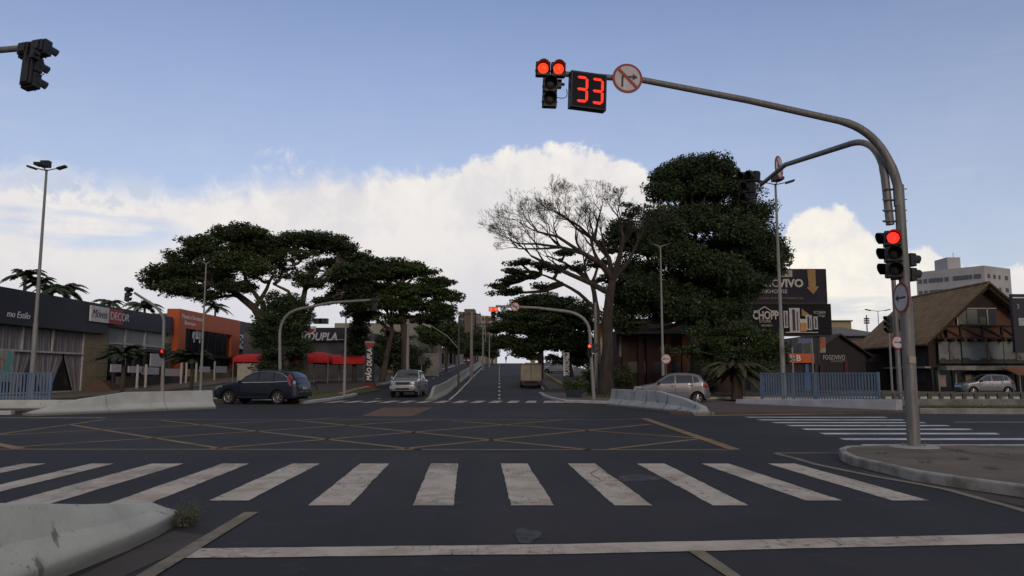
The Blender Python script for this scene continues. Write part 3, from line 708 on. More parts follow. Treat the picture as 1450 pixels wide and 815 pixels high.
# ------------------------------------------------------------------ jersey barriers
def barrier(name, pts, label, m, joints=0, group=None, w=0.30, foot=0.08, flat=False):
    """pts: (x, y, height)"""
    q = []
    for a, b in zip(pts[:-1], pts[1:]):
        a, b = Vector(a), Vector(b); n = max(1, int((b - a).length / 0.7)); q += [a.lerp(b, i/n) for i in range(n)]
    q.append(Vector(pts[-1])); rings = []
    for i, p in enumerate(q):
        d = (q[min(i+1, len(q)-1)] - q[max(i-1, 0)]); d.z = 0; d.normalize(); nn = Vector((-d.y, d.x, 0)); t = T(p.x, p.y); h = p.z
        prof = [(w, -.05), (w, foot), (w*.45, .33), (w*.27, .8), (-w*.27, .8), (-w*.45, .33), (-w, foot), (-w, -.05)]
        if flat: prof = [(w, -.05), (w, foot), (w*.62, .40), (w*.27, .8), (-w*.27, .8), (-w*.62, .40), (-w, foot), (-w, -.05)]
        k = h / .8; ring = []
        for u, z in prof:
            zz = z if z <= foot else foot + (z - foot) * max(0, (h - foot)) / (.8 - foot)
            ww = u
            c = Vector((p.x, p.y, t)) + nn*ww; ring.append((c.x, c.y, t + zz))
        rings.append(ring)
    o = MB().loft(rings).build(name, m, bevel=.015)
    if joints:
        acc = 0.0
        for i in range(1, len(q) - 1):
            acc += (q[i] - q[i-1]).length
            if acc > joints and q[i].z > .3:
                acc = 0; c = Vector((q[i].x, q[i].y, T(q[i].x, q[i].y) + .3)); d = (q[i+1] - q[i]); d.z = 0; d.normalize(); out = []
                for s_ in (-.009, .009): out.append([tuple(c + (Vector(p) - c) * 1.006 + d * s_) for p in rings[i]])
                MB().loft(out).build('joint', mat('joint_dark', (.06,.06,.055), .9), o)
    return tag(o, label, 'barrier', group)
barrier('concrete_barrier', [(-3.52, 7.5, .20), (-3.45, 6.9, .29), (-3.44, 6.4, .36), (-3.48, 5.6, .50), (-3.55, 4.6, .66), (-3.6, 3.6, .78), (-3.7, 2.0, .8), (-3.85, -3, .8), (-3.95, -9, .8)], 'pale green-white concrete barrier in the lower left foreground, scuffed', CONC_N, w=.34, foot=.12, flat=True)
la = G(30, 589); lb = G(297, 578.5)
barrier('concrete_barrier', [(la.x, la.y + .35, .12), (la.x + (lb.x-la.x)*.25, la.y + (lb.y-la.y)*.25 + .3, .55), (la.x + (lb.x-la.x)*.48, la.y + (lb.y-la.y)*.48 + .3, .77), (lb.x - .1, lb.y + .3, .78)], 'clean white concrete barrier left of the dark blue suv, sloped at its left end', CONC_L, joints=2.0, w=.42)
ra = G(861, 574); rb_ = G(994, 587.5)
barrier('concrete_barrier', [(ra.x + .3, ra.y + .2, .78), (ra.x + (rb_.x-ra.x)*.55 + .3, ra.y + (rb_.y-ra.y)*.50, .78), (ra.x + (rb_.x-ra.x)*.8 + .25, ra.y + (rb_.y-ra.y)*.8, .55), (rb_.x + .1, rb_.y + .1, .30)], 'stained white concrete barrier in front of the silver hatchback', CONC_R, joints=2.0, w=.40)
barrier('median_barrier', [(-4.7, 44.8, .22), (-4.7, 46.4, .74), (-4.75, 48, .8)] + [(x - .35, y, .8) for x, y in med[3:]], 'long curving concrete barrier dividing the avenue up the hill', CONC_M, joints=3.0, w=.32)
# low canal walls
wa, wb = G(1040, 574), G(1268, 584.5)
WALLW = dirty_concrete('canal_wall_white', (0.36, 0.37, 0.41), 0.35)
def wallpath(name, pts, th, h0, h1, m, label, cat='low wall'):
    rings = []
    for i, p in enumerate(pts):
        d = (Vector(pts[min(i+1, len(pts)-1)]) - Vector(pts[max(i-1, 0)])).normalized(); nn = Vector((-d.y, d.x)) * th; t = T(p[0], p[1]); h = h0 + (h1-h0)*i/max(1, len(pts)-1)
        rings.append([(p[0], p[1], t), (p[0]+nn.x*.25, p[1]+nn.y*.25, t+h), (p[0]+nn.x, p[1]+nn.y, t+h), (p[0]+nn.x, p[1]+nn.y, t)])
    return tag(MB().loft(rings).build(name, m, bevel=.02), label, cat)
wallpath('canal_wall', [(wa.x + (wb.x-wa.x)*k/8, wa.y + (wb.y-wa.y)*k/8) for k in range(9)], .45, .30, .50, WALLW, 'low white wall under the blue railing on the right')
wallpath('canal_wall', [(-40, 31.2), (-30, 31.4), (-17.4, 31.6)], .45, .42, .42, CONC_L, 'low white wall under the blue railing on the left')
wallpath('canal_wall', [(15.9, 33.0), (30, 32.9), (60, 32.4)], .3, .42, .42, mat('parapet', (.17,.175,.16), .9, vscale=1.2, c2=(.10,.105,.095)), 'long grey-green parapet behind the grass strip at the right edge')
# dark balustrade on the parapet
br = empty('balustrade', (15.9, 33.3, .42), 0, 'dark horizontal balustrade on top of the right parapet', 'railing')
mb = MB(); mb.box(0, 44, 0, .12, .22, .29)
mb.build('rail', mat('rail_dark', (.10,.095,.085), .9), br)
mb = MB()
for k in range(90): mb.box(k*.5, k*.5+.16, .0, .10, 0, .22)
mb.build('balusters', mat('balusters_dark', (.085,.08,.072), .9), br)
# blue railings
def railing(p0, p1, z, h, label, skip=()):
    p0, p1 = Vector(p0), Vector(p1); d = p1 - p0; ln = d.length; ang = math.atan2(d.y, d.x)
    e = empty('blue_railing', (p0.x, p0.y, z), ang, label, 'railing', 'blue railings along the canal')
    mb = MB(); mb.box(0, ln, -.025, .025, h - .05, h); mb.box(0, ln, -.02, .02, .10, .14); mb.build('rail', BLUEF, e)
    mb = MB(); n = int(ln / .135)
    for k in range(n + 1):
        x = k * ln / n; j = random.uniform(-.006, .006)
        mb.box(x - .034 + j, x + .034 + j, -.012, .012, .02, h - .05)
    mb.build('bars', BLUEF, e)
    k = 0.0
    while k <= ln + .01:
        MB().box(k - .05, k + .05, -.04, .04, -.1, h + .02).build('post', BLUEF, e); k += ln / max(1, round(ln / 2.5))
    return e
fb = PY(1079, 562, 36.2); fc = PY(1245, 567, 31.4)
railing((fb.x, fb.y), (fc.x, fc.y), .36, 1.18, 'blue vertical-bar railing on the white wall at the right')
fl = PY(71, 570, 31.9)
railing((-36, 31.6), (fl.x, 31.85), .42, 1.12, 'blue vertical-bar railing at the left edge in front of the curtained shop')

# ------------------------------------------------------------------ street lamps and posts
def lamp_post(px, pyt, Y, base_z=None, heads=3, label='', r=.09, mtl=None, group='tall multi-head street lamps', arm=.75):
    t = PY(px, pyt, Y); z0 = T(t.x, t.y) if base_z is None else base_z
    e = empty('street_lamp', (t.x, t.y, z0), 0, label, 'street lamp', group); h = t.z - z0
    MB().tube([(0,0,0), (0,0,h*.33), (0,0,h*.34), (0,0,h)], [r*1.15, r, r*.8, r*.5], 10).build('pole', mtl or POLEG, e, smooth_=True)
    a = MB()
    if heads >= 2: 
        a.tube([(-arm, -.0, h+.12), (0, 0, h-.05), (arm, 0, h+.12)], .03, 6); 
    if heads >= 3: a.tube([(0,0,h-.05), (0,-.5,h+.1)], .03, 6)
    a.build('bracket', POLEG, e)
    spots = {3: [(-1, 0), (1, 0), (0, -1)], 2: [(-1, 0), (1, 0)], 4: [(-1, 0), (1, 0), (0, -1)]}[heads]
    for sx, sy in spots:
        hm = MB()
        if sx: hm.prism([(sx*arm*.75, -.12, h+.10), (sx*arm*1.35, -.12, h+.24), (sx*arm*1.38, -.12, h+.14), (sx*arm*.8, -.12, h-.0)], (0, .26, 0))
        else: hm.box(-.2, .2, -.85, -.35, h + .05, h + .2); hm.box(-.22,.22,-.25,.05,h+.1,h+.45)
        hm.build('lamp_head', TRIM, e)
    return e
lamp_post(66, 240, 40, heads=3, label='tall street lamp at the far left in front of the curtained shop', r=.115)
lamp_post(1098, 260, 41, heads=3, label='tall street lamp before the dark billboards on the right', r=.12)
lamp_post(935, 348, 50, heads=2, label='plain street lamp rising in front of the dense dark tree', r=.10, arm=.5)
lamp_post(292, 372, 50, heads=2, label='thin street lamp in front of the orange shop', r=.08, arm=.35)
lamp_post(490, 447, 51, heads=2, label='short grey lamp post beside the red canopies', r=.10, arm=.3)
lamp_post(1243, 440, 92, heads=2, label='small distant twin street lamp beyond the tiled roof', r=.08, base_z=0, arm=1.1)
lamp_post(708, 380, 300, heads=2, label='tiny street lamp far over the crest', r=.08, base_z=1) if False else None
# post frame with a blue sign beside the railing
ef = empty('bus_stop_frame', (G(1097, 566).x, 39.5, 0), 0, 'two thin pale posts joined by a small blue board behind the right railing', 'sign frame')
xf = ef.location.x; x1 = PY(1122, 500, 39.5).x - xf; x0 = 0
zt = PY(1097, 479, 39.5).z
for xx in (0, x1): MB().tube([(xx, 0, 0), (xx, 0, zt)], .045, 8).build('post', POLEG, ef)
MB().box(.05, x1*.72, -.02, .02, zt - .25, zt).build('board', mat('board_blue', (.09,.11,.2), .6), ef)
MB().box(x1*.72, x1-.05, -.06, .06, zt - .42, zt-.02).build('lamp_box', BLACKP, ef)
g5 = PY(943, 508, 47); round_sign('left_arrow_sign', g5, 0, .62, 'left', 'small round white left arrow sign on its own post above the silver hatchback', post=g5.z - T(g5.x, 47))
g6 = PY(7, 503, 34); ss = round_sign('side_sign', g6, R(118), .5, 'left', 'dark oval sign seen nearly edge-on by the left picture edge', post=g6.z - .3)
g7 = PY(597, 510, 64); e = empty('street_sign', (g7.x, g7.y, T(g7.x, 64) + .1), 0, 'small dark square sign on a post beside the pale garden wall', 'road sign')
hh = g7.z - T(g7.x, 64) - .1; MB().box(-.28,.28,-.01,.01,hh-.35,hh+.35).build('board', BLACKP, e); MB().tube([(0,.03,0),(0,.03,hh)], .03, 6).build('post', POLEG, e)

# utility poles along the median and pavement
def upole(px, pyt, Y, label, arm=1.1, r=.16, x=None, lamp=0, group='utility poles up the avenue', mtl=None, lean=0):
    t = PY(px, pyt, Y); z0 = T(t.x, t.y); h = t.z - z0
    e = empty('utility_pole', (t.x, t.y, z0), 0, label, 'utility pole', group)
    MB().tube([(0,0,0), (lean,0,h)], [r, r*.62], 10).build('pole', mtl or POLEC, e, smooth_=True)
    if arm: 
        mb = MB(); mb.box(-arm, arm, -.05, .05, h - .35, h - .24); mb.build('crossarm', TRIM, e)
        for k in (-.9, -.35, .35, .9): MB().tube([(k*arm, 0, h-.24), (k*arm, 0, h-.08)], [.05, .03], 6).build('insulator', TRIM, e)
    if lamp:
        MB().tube([(0, 0, h*.55), (lamp*.9, 0, h*.72), (lamp*2.4, -.2, h*.88)], .035, 6).build('lamp_arm', POLEG, e)
        MB().prism([(lamp*2.2, -.35, h*.86), (lamp*2.9, -.35, h*.90), (lamp*2.95, -.35, h*.88), (lamp*2.25, -.35, h*.83)], (0, .25, 0)).build('lamp_head', POLEG, e)
    return e
upole(650, 447, 62, 'dark slim utility pole on the median, nearest of the row', 0.0, .11, lamp=-1, mtl=mat('pole_brown', (.07,.062,.055), .9))
upole(668, 441, 84, 'stout pale concrete pole on the median, second of the row', 1.0, .2)
upole(684, 456, 112, 'third slim pole along the median', 0.9, .13)
upole(693, 474, 132, 'fourth slim pole along the median', 0.8, .12)
upole(687.5, 458, 150, 'fifth faint pole along the median', 0.8, .12)
upole(578, 452, 58, 'reddish pole with white stripe beside the trees behind the pickup', 0, .14)
upole(843, 428, 50, 'grey utility pole beside the bare tree trunk on the tree island', 0.0, .13)
# overhead wires
wm = mat('wire', (.02,.02,.02), .6)
def wire(a, b, sag, label):
    a, b = Vector(a), Vector(b)
    tag(MB().tube([a.lerp(b, k/10) - Vector((0,0,sag*4*(k/10)*(1-k/10))) for k in range(11)], .014, 4).build('overhead_wire', wm), label, 'wire', 'overhead wires')
p84 = PY(668, 441, 84); p112 = PY(684, 456, 112); p132 = PY(693, 474, 132)
for dxx in (-.9, -.3, .3, .9):
    wire(p84 + Vector((dxx, 0, -.1)), p112 + Vector((dxx*.9, 0, -.1)), .5, 'thin overhead wire between the median poles')
    wire(p112 + Vector((dxx, 0, -.1)), p132 + Vector((dxx*.9, 0, -.1)), .4, 'thin overhead wire between the median poles')
# ------------------------------------------------------------------ vehicles
def interp(pts, x):
    if x <= pts[0][0]: return pts[0][1]
    for (a, b), (c, d) in zip(pts[:-1], pts[1:]):
        if x <= c: return b + (d - b) * (x - a) / (c - a)
    return pts[-1][1]
def crom(pts, x):
    """smooth profile through the points"""
    if x <= pts[0][0]: return pts[0][1]
    if x >= pts[-1][0]: return pts[-1][1]
    for i in range(len(pts) - 1):
        if x <= pts[i+1][0]:
            x0, y0 = pts[i]; x1, y1 = pts[i+1]; h = x1 - x0; t = (x - x0) / h
            def sl(j):
                if j <= 0 or j >= len(pts) - 1: return 0 if j <= 0 else (pts[-1][1]-pts[-2][1])/(pts[-1][0]-pts[-2][0])
                a = (pts[j][1]-pts[j-1][1])/(pts[j][0]-pts[j-1][0]); b = (pts[j+1][1]-pts[j][1])/(pts[j+1][0]-pts[j][0])
                return 0 if a*b <= 0 else 2*a*b/(a+b)
            m0, m1 = sl(i), sl(i+1)
            return (2*t**3-3*t*t+1)*y0 + (t**3-2*t*t+t)*h*m0 + (-2*t**3+3*t*t)*y1 + (t**3-t*t)*h*m1
def car(name, label, loc, rz, P, paint, cat='car', group=None):
    Lc, Wc, H, top, belt = P['L'], P['W'], P['H'], P['top'], P['belt']; wr = P['wheel_r']; ax = P['axles']; clr = P.get('clear', .24)
    e = empty(name, loc, rz, label, cat, group); tum = P.get('tumble', .20)
    cab0, cab1 = P['cab']
    def halfw(x, z):
        d0 = x; d1 = Lc - x
        p = 1 - .24 * max(0, 1 - d0/.6)**2.2 - .16 * max(0, 1 - d1/.45)**2.2
        if z < .38: s = .955 + .045 * z / .38
        elif z < belt: s = 1.0 - .018 * (z - .38) / (belt - .38)
        else: s = .982 - tum * ((z - belt) / (H - belt)) ** 1.1
        return Wc / 2 * p * s
    xs = sorted(set([0, .02, .06, .12, .2] + [round(i * Lc / 54, 4) for i in range(1, 54)] + [Lc - .12, Lc - .05, Lc - .015, Lc] + [a + k * (wr + .06) * 1.0 for a in ax for k in (-1, -.97, -.85, -.6, -.3, 0, .3, .6, .85, .97, 1)]))
    xs = [x for x in xs if 0 <= x <= Lc]; Ra = wr + .06
    def zb(x):
        z = clr + .10 * max(0, 1 - min(x, Lc - x) / .35)
        for a in ax:
            if abs(x - a) < Ra: z = max(z, wr + math.sqrt(Ra*Ra - (x-a)**2))
        return z
    rings = []
    for x in xs:
        b = zb(x); t = max(crom(top, x), b + .03); ring = []
        ts = [0, .04, .2, .4, .6, .78, .9, .965, 1]
        side = []
        for q in ts:
            z = b + (t - b) * q; y = halfw(x, z)
            rr = .09
            if t - z < rr: y -= rr * (1 - math.sqrt(max(0, 1 - (1 - (t - z)/rr)**2))) * .9
            side.append((x - Lc/2, -y, z))
        n = side[-1]; crown = .025
        ring = side + [(n[0], n[1]*.6, n[2] + crown*.7), (n[0], 0, n[2] + crown), (n[0], -n[1]*.6, n[2] + crown*.7)] + [(a, -b_, c) for a, b_, c in reversed(side)]
        rings.append(ring)
    MB().loft(rings).build('body', paint, e, smooth_=True)
    MB().box(.15 - Lc/2, Lc/2 - .15, -Wc/2 + .22, Wc/2 - .22, clr - .02, .62).build('underbody', BLACKI, e)
    # side windows
    for poly in P['windows']:
        for s in (-1, 1):
            pts = []
            for (x, z) in poly:
                t = crom(top, x); z = min(z, t - .07); pts.append((x - Lc/2, s * (halfw(x, z) + .006), z))
            cx = sum(p[0] for p in pts)/len(pts); cy = sum(p[1] for p in pts)/len(pts); cz = sum(p[2] for p in pts)/len(pts)
            mb = MB(); n = len(pts); mb.add(pts + [(cx, cy + s*.004, cz)], [(i, (i+1) % n, n) for i in range(n)]); mb.build('side_window', GLASSD, e)
    def strip(nm, x0, x1, inset, m_, n=6, off=.02):
        rows = []
        for i in range(n + 1):
            x = x0 + (x1 - x0) * i / n; z = crom(top, x); w = halfw(x, z) - inset
            dzdx = (crom(top, x + .02) - crom(top, x - .02)) / .04; ln = math.hypot(1, dzdx); nx_, nz = -dzdx/ln, 1/ln
            rows.append([(x - Lc/2 + nx_*off*(1 if abs(k)<.9 else .4), w*k, z + .025*(1-k*k) + nz*off*(.6 if abs(k)<.9 else .2)) for k in (-1, -.5, 0, .5, 1)])
        mb = MB(); mb.loft(rows, closed=False, cap=False); return mb.build(nm, m_, e, smooth_=True)
    strip('windshield', *P['front_glass'], .09, GLASSD)
    if P.get('rear_glass'): strip('rear_window', *P['rear_glass'], .10, GLASSD)
    # chrome / trim line round the glass
    for s in (-1, 1):
        ln = [(x - Lc/2, s*(halfw(x, z) + .010), z) for x, z in P.get('chrome', [])]
        if ln: MB().tube(ln, .021, 5).build('chrome_line', CHROME, e)
        sk = [(x - Lc/2, s*(halfw(x, clr + .08) + .006), clr + .08) for x in [ax[0] + Ra + .05 + k*(ax[1]-ax[0]-2*Ra-.1)/5 for k in range(6)]]
        MB().tube(sk, .035, 5).build('sill', P.get('sill', TRIM), e)
        # mirror, handles, door gaps
        mx, mz = P['mirror']; MB().tube([(mx - Lc/2, s*(halfw(mx, mz)-.02), mz), (mx - Lc/2 - .02, s*(halfw(mx, mz) + .10), mz + .02)], [.03, .03], 6).box(mx - Lc/2 - .09, mx - Lc/2 + .03, s*(halfw(mx, mz) + .13) - .07, s*(halfw(mx, mz) + .13) + .07, mz - .04, mz + .10).build('mirror', P.get('mirror_mat', paint), e, bevel=.02)
        for hx, hz in P['handles']: MB().box(hx - Lc/2 - .09, hx - Lc/2 + .09, s*(halfw(hx, hz)) - .02, s*(halfw(hx, hz)) + .025, hz - .015, hz + .02).build('door_handle', P.get('handle_mat', paint), e)
        for gx_ in P['gaps']:
            zz = [clr + .12 + k*(belt - clr - .14)/5 for k in range(6)]
            MB().tube([(gx_ - Lc/2, s*(halfw(gx_, z) + .001), z) for z in zz], .007, 4).build('door_gap', BLACKI, e)
    # wheels
    for a in ax:
        for s in (-1, 1):
            cy = s * (Wc/2 - .13); c = (a - Lc/2, cy, wr)
            mb = MB(); prof = [(wr*.66, -.10), (wr*.93, -.11), (wr, -.085), (wr, .085), (wr*.93, .11), (wr*.66, .10)]
            rg = [[(c[0] + r_*math.cos(2*math.pi*k/28), cy + y_, wr + r_*math.sin(2*math.pi*k/28)) for r_, y_ in prof] for k in range(29)]
            mb.loft(rg, closed=True, cap=False); ty = mb.build('wheel', RUB, e, smooth_=True)
            mr = MB(); R0 = wr*.67
            rg = [[(c[0] + r_*math.cos(2*math.pi*k/28), cy + s*y_, wr + r_*math.sin(2*math.pi*k/28)) for r_, y_ in ((R0, .1), (R0*.9, .085), (R0*.88, .02))] for k in range(29)]
            mr.loft(rg, closed=False, cap=False)
            ns = P.get('spokes', 5)
            for k in range(ns):
                an = 2*math.pi*k/ns + .3; dxx, dzz = math.cos(an), math.sin(an)
                mr.bar((c[0] + dxx*.03, cy + s*.085, wr + dzz*.03), (c[0] + dxx*R0*.92, cy + s*.07, wr + dzz*R0*.92), .055, .03)
            mr.tube([(c[0], cy + s*.06, wr), (c[0], cy + s*.10, wr)], .055, 10)
            mr.build('rim', RIM, ty)
            MB().tube([(c[0], cy + s*.01, wr), (c[0], cy + s*.03, wr)], R0*.9, 20).build('brake_disc', BLACKI, ty)
    P['extra'](e, Lc, Wc, halfw, paint)
    return e
def front_box(e, nm, m_, Lc, hw, x, y0, y1, z0, z1, d=.03, bevel=.01):
    MB().box(x - Lc/2 - d, x - Lc/2 + .06, y0, y1, z0, z1).build(nm, m_, e, bevel=bevel)
def lamp_patch(e, nm, m_, Lc, halfw, s, pts, off=.008):
    q = [(x - Lc/2, s * (halfw(x, z) + off), z) for x, z in pts]; n = len(q)
    c = tuple(sum(p[i] for p in q)/n for i in range(3)); mb = MB(); mb.add(q + [(c[0], c[1] + s*.015, c[2])], [(i, (i+1) % n, n) for i in range(n)])
    return mb.build(nm, m_, e)

def suv_extra(e, Lc, Wc, hw, paint):
    for s in (-1, 1):
        lamp_patch(e, 'headlight', LAMPC, Lc, hw, s, [(.10, .72), (.50, .84), (.52, .92), (.22, .90), (.06, .80)])
        lamp_patch(e, 'tail_light', LAMPR, Lc, hw, s, [(4.00, 1.50), (4.00, 1.30), (4.06, 1.05), (4.16, .92), (4.42, .92), (4.40, 1.04), (4.22, 1.34), (4.11, 1.47)], .014)
        lamp_patch(e, 'reverse_light', LAMPC, Lc, hw, s, [(4.28, 1.02), (4.40, 1.0), (4.42, 1.12), (4.32, 1.18)], .018)
        MB().tube([(x - Lc/2, s*.62, crom(SUV['top'], x) + .07) for x in (1.9, 2.3, 2.9, 3.5, 3.9)], .018, 6).build('roof_rail', TRIM, e)
    MB().box(Lc/2 - .06, Lc/2 + .03, -.80, .80, .36, .60).build('rear_bumper', TRIM, e, bevel=.03)
    MB().box(Lc/2 - .06, Lc/2 + .035, -.5, .5, .60, .64).build('chrome_strip', CHROME, e)
    MB().box(Lc/2 - .04, Lc/2 + .02, -.22, .22, .72, .86).build('licence_plate', PLATE, e)
    MB().box(-Lc/2 - .03, -Lc/2 + .04, -.55, .55, .55, .72).build('grille', TRIM, e)
SUV = dict(L=4.52, W=1.82, H=1.66, belt=1.06, wheel_r=.345, axles=(.86, 3.50), clear=.27, cab=(1.1, 4.2), tumble=.24, spokes=7,
    top=[(0, .66), (.10, .80), (.35, .93), (.95, 1.05), (1.22, 1.10), (1.75, 1.44), (2.15, 1.60), (2.6, 1.665), (3.3, 1.65), (3.85, 1.61), (4.08, 1.55), (4.24, 1.38), (4.40, 1.10), (4.48, .96), (4.52, .62)],
    windows=[[(1.42, 1.08), (2.40, 1.09), (2.40, 1.54), (2.05, 1.50), (1.72, 1.33)], [(2.46, 1.09), (3.22, 1.10), (3.22, 1.56), (2.46, 1.56)], [(3.28, 1.10), (4.02, 1.14), (3.86, 1.34), (3.55, 1.50), (3.28, 1.55)]],
    chrome=[(1.36, 1.07), (1.70, 1.36), (2.05, 1.54), (2.5, 1.595), (3.2, 1.585), (3.6, 1.52), (3.92, 1.35), (4.05, 1.13), (3.2, 1.085), (2.3, 1.07), (1.36, 1.055)],
    front_glass=(1.26, 2.02), rear_glass=(4.08, 4.30), mirror=(1.55, 1.08), handles=[(2.25, .98), (3.12, .99)], gaps=[1.42, 2.43, 3.30], extra=suv_extra, sill=TRIM)
wp = G(372, 573.5)
car('suv', 'dark blue suv with chrome window line crossing at left', (wp.x - .65, wp.y + 2.0, 0), R(-10), SUV, NAVY)

def hatch_extra(e, Lc, Wc, hw, paint):
    for s in (-1, 1):
        lamp_patch(e, 'headlight', LAMPC, Lc, hw, s, [(.08, .66), (.45, .78), (.48, .88), (.2, .86)])
        lamp_patch(e, 'tail_light', LAMPR, Lc, hw, s, [(3.50, 1.02), (3.52, .82), (3.76, .80), (3.74, .98), (3.62, 1.08)], .01)
        if s: MB().tube([(x - Lc/2, s*(hw(x, .62) + .008), .58) for x in (1.3, 1.8, 2.3, 2.8)], .018, 5).build('side_moulding', CHROME, e)
    MB().box(Lc/2 - .06, Lc/2 + .025, -.72, .72, .32, .56).build('rear_bumper', paint, e, bevel=.03)
    MB().box(Lc/2 - .04, Lc/2 + .03, -.2, .2, .64, .76).build('licence_plate', PLATE, e)
HATCH = dict(L=3.84, W=1.66, H=1.55, belt=1.00, wheel_r=.30, axles=(.78, 3.22), clear=.20, cab=(1, 3.6), tumble=.22, spokes=6,
    top=[(0, .55), (.10, .72), (.35, .86), (.85, .97), (1.05, 1.01), (1.6, 1.36), (1.95, 1.50), (2.4, 1.55), (3.0, 1.52), (3.35, 1.44), (3.60, 1.12), (3.76, .98), (3.84, .52)],
    windows=[[(1.30, 1.01), (2.12, 1.03), (2.12, 1.43), (1.85, 1.39), (1.58, 1.24)], [(2.20, 1.03), (3.02, 1.05), (2.98, 1.42), (2.20, 1.44)], [(3.06, 1.06), (3.34, 1.10), (3.26, 1.32), (3.04, 1.40)]],
    front_glass=(1.08, 1.86), rear_glass=(3.38, 3.58), mirror=(1.38, 1.02), handles=[(2.0, .90), (2.92, .92)], gaps=[1.25, 2.16, 3.0], extra=hatch_extra, handle_mat=TRIM, mirror_mat=TRIM)
hp0 = G(955, 572)
car('hatchback', 'silver hatchback half hidden behind the stained concrete barrier', (hp0.x - .05, hp0.y + .9, 0), R(-7), HATCH, SILVER2)

def pick_extra(e, Lc, Wc, hw, paint):
    x0 = -Lc/2
    MB().box(x0 - .02, x0 + .05, -.45, .45, .80, .98).build('grille', TRIM, e, bevel=.02)
    MB().box(x0 - .045, x0 + .02, -.48, .48, .97, 1.00).build('grille_chrome', CHROME, e)
    MB().box(x0 - .10, x0 + .14, -.84, .84, .50, .74).build('front_bumper', paint, e, bevel=.05)
    MB().box(x0 - .115, x0 - .02, -.42, .42, .50, .60).build('air_intake', BLACKI, e)
    MB().box(x0 - .125, x0 - .02, -.2, .2, .60, .70).build('licence_plate', PLATE, e)
    for s in (-1, 1):
        MB().prism([(x0 - .035, s*.46, .79), (x0 - .035, s*.46, .99), (x0 + .04, s*.76, 1.02), (x0 + .02, s*.76, .80)], (.10, 0, 0)).build('headlight', LAMPC, e, bevel=.02)
        MB().tube([(x0 - .11, s*.66, .58), (x0 - .06, s*.66, .58)], .06, 10).build('fog_lamp', LAMPC, e)
    MB().box(Lc/2 - 1.42, Lc/2 - .1, -.72, .72, 1.16, 1.17).build('cargo_bed_cover', TRIM, e)
    MB().tube([(Lc/2 - 1.5, -.66, 1.1), (Lc/2 - 1.5, -.58, 1.72), (Lc/2 - 1.5, .58, 1.72), (Lc/2 - 1.5, .66, 1.1)], .035, 8).build('roll_bar', TRIM, e)
    MB().tube([(x0 + 1.5, .62, 1.45), (x0 + 1.7, .66, 2.0)], .01, 5).build('antenna', TRIM, e)
PICK = dict(L=5.2, W=1.83, H=1.79, belt=1.18, wheel_r=.37, axles=(.95, 4.03), clear=.34, cab=(1.2, 3.7), tumble=.22, spokes=6,
    top=[(0, .78), (.06, .98), (.25, 1.06), (1.15, 1.17), (1.4, 1.22), (1.95, 1.66), (2.35, 1.77), (3.2, 1.76), (3.5, 1.66), (3.66, 1.22), (3.8, 1.14), (5.05, 1.12), (5.2, .70)],
    windows=[[(1.62, 1.20), (2.55, 1.20), (2.55, 1.66), (2.15, 1.64), (1.9, 1.50)], [(2.62, 1.20), (3.45, 1.20), (3.35, 1.62), (2.62, 1.66)]],
    front_glass=(1.42, 2.10), rear_glass=None, mirror=(1.75, 1.22), handles=[(2.4, 1.06), (3.3, 1.06)], gaps=[1.6, 2.58, 3.5], extra=pick_extra, mirror_mat=CHROME)
pp = PY(577, 562, 50.6)
car('pickup_truck', 'silver pickup truck coming towards us on the left carriageway', (pp.x - .1, 52.2, T(pp.x, 51.0)), R(88), PICK, SILVER, 'pickup truck')
p_ = PY(1394, 558, 59)
car('hatchback', 'pale grey hatchback parked in front of the tiled wooden house', (p_.x, 59, -.02), R(-6), dict(HATCH, L=3.84), mat('car_greyblue', (.12, .135, .155), .33, .5, coat=.5))
p_ = PY(789, 519, 98)
car('parked_car', 'white car parked under the trees beside the box truck', (p_.x, 98, T(p_.x, 98) + .05), R(-20), HATCH, WHITEC)
# box truck seen from behind
tp = G(752, 547.5); ty_ = 64.0; tx = PY(752, 547, ty_).x; tz = T(tx, ty_)
te = empty('box_truck', (tx, ty_, tz), R(0), 'small cream box truck parked at the right kerb up the avenue', 'truck')
MB().box(-.86, .86, 0, 3.6, .62, 2.0).build('cargo_box', mat('truck_cream', (.30,.27,.20), .8, vscale=1.5, c2=(.23,.21,.16)), te, bevel=.02)
MB().box(-.9, .9, -.03, .0, .58, .68).box(-.9, .9, -.03, 0, 1.95, 2.03).box(-.9,-.82,-.03,0,.6,2.0).box(.82,.9,-.03,0,.6,2.0).box(-.03,.03,-.03,0,.6,2.0).build('rear_frame', mat('truck_frame', (.12,.11,.10), .7), te)
MB().box(-.8, .8, 0.1, 5.0, .42, .60).build('chassis', BLACKI, te)
MB().box(-.82, .82, -.02, .1, .30, .46).build('rear_bumper', TRIM, te)
MB().box(-.82, .82, 3.8, 5.1, .5, 1.85).build('cab', mat('truck_cab', (.25,.07,.05), .5), te, bevel=.08)
for s in (-1, 1):
    MB().box(s*.68-.1, s*.68+.1, -.05, -.01, .47, .56).build('tail_light', LAMPR, te)
    for yy in (.9, 4.4): MB().tube([(s*.62, yy, .36), (s*.86, yy, .36)], .36, 18).build('wheel', RUB, te)
MB().box(.0, .35, .3, .8, 2.04, 2.35).build('roof_box', mat('cardboard', (.35,.22,.13), .9), te)

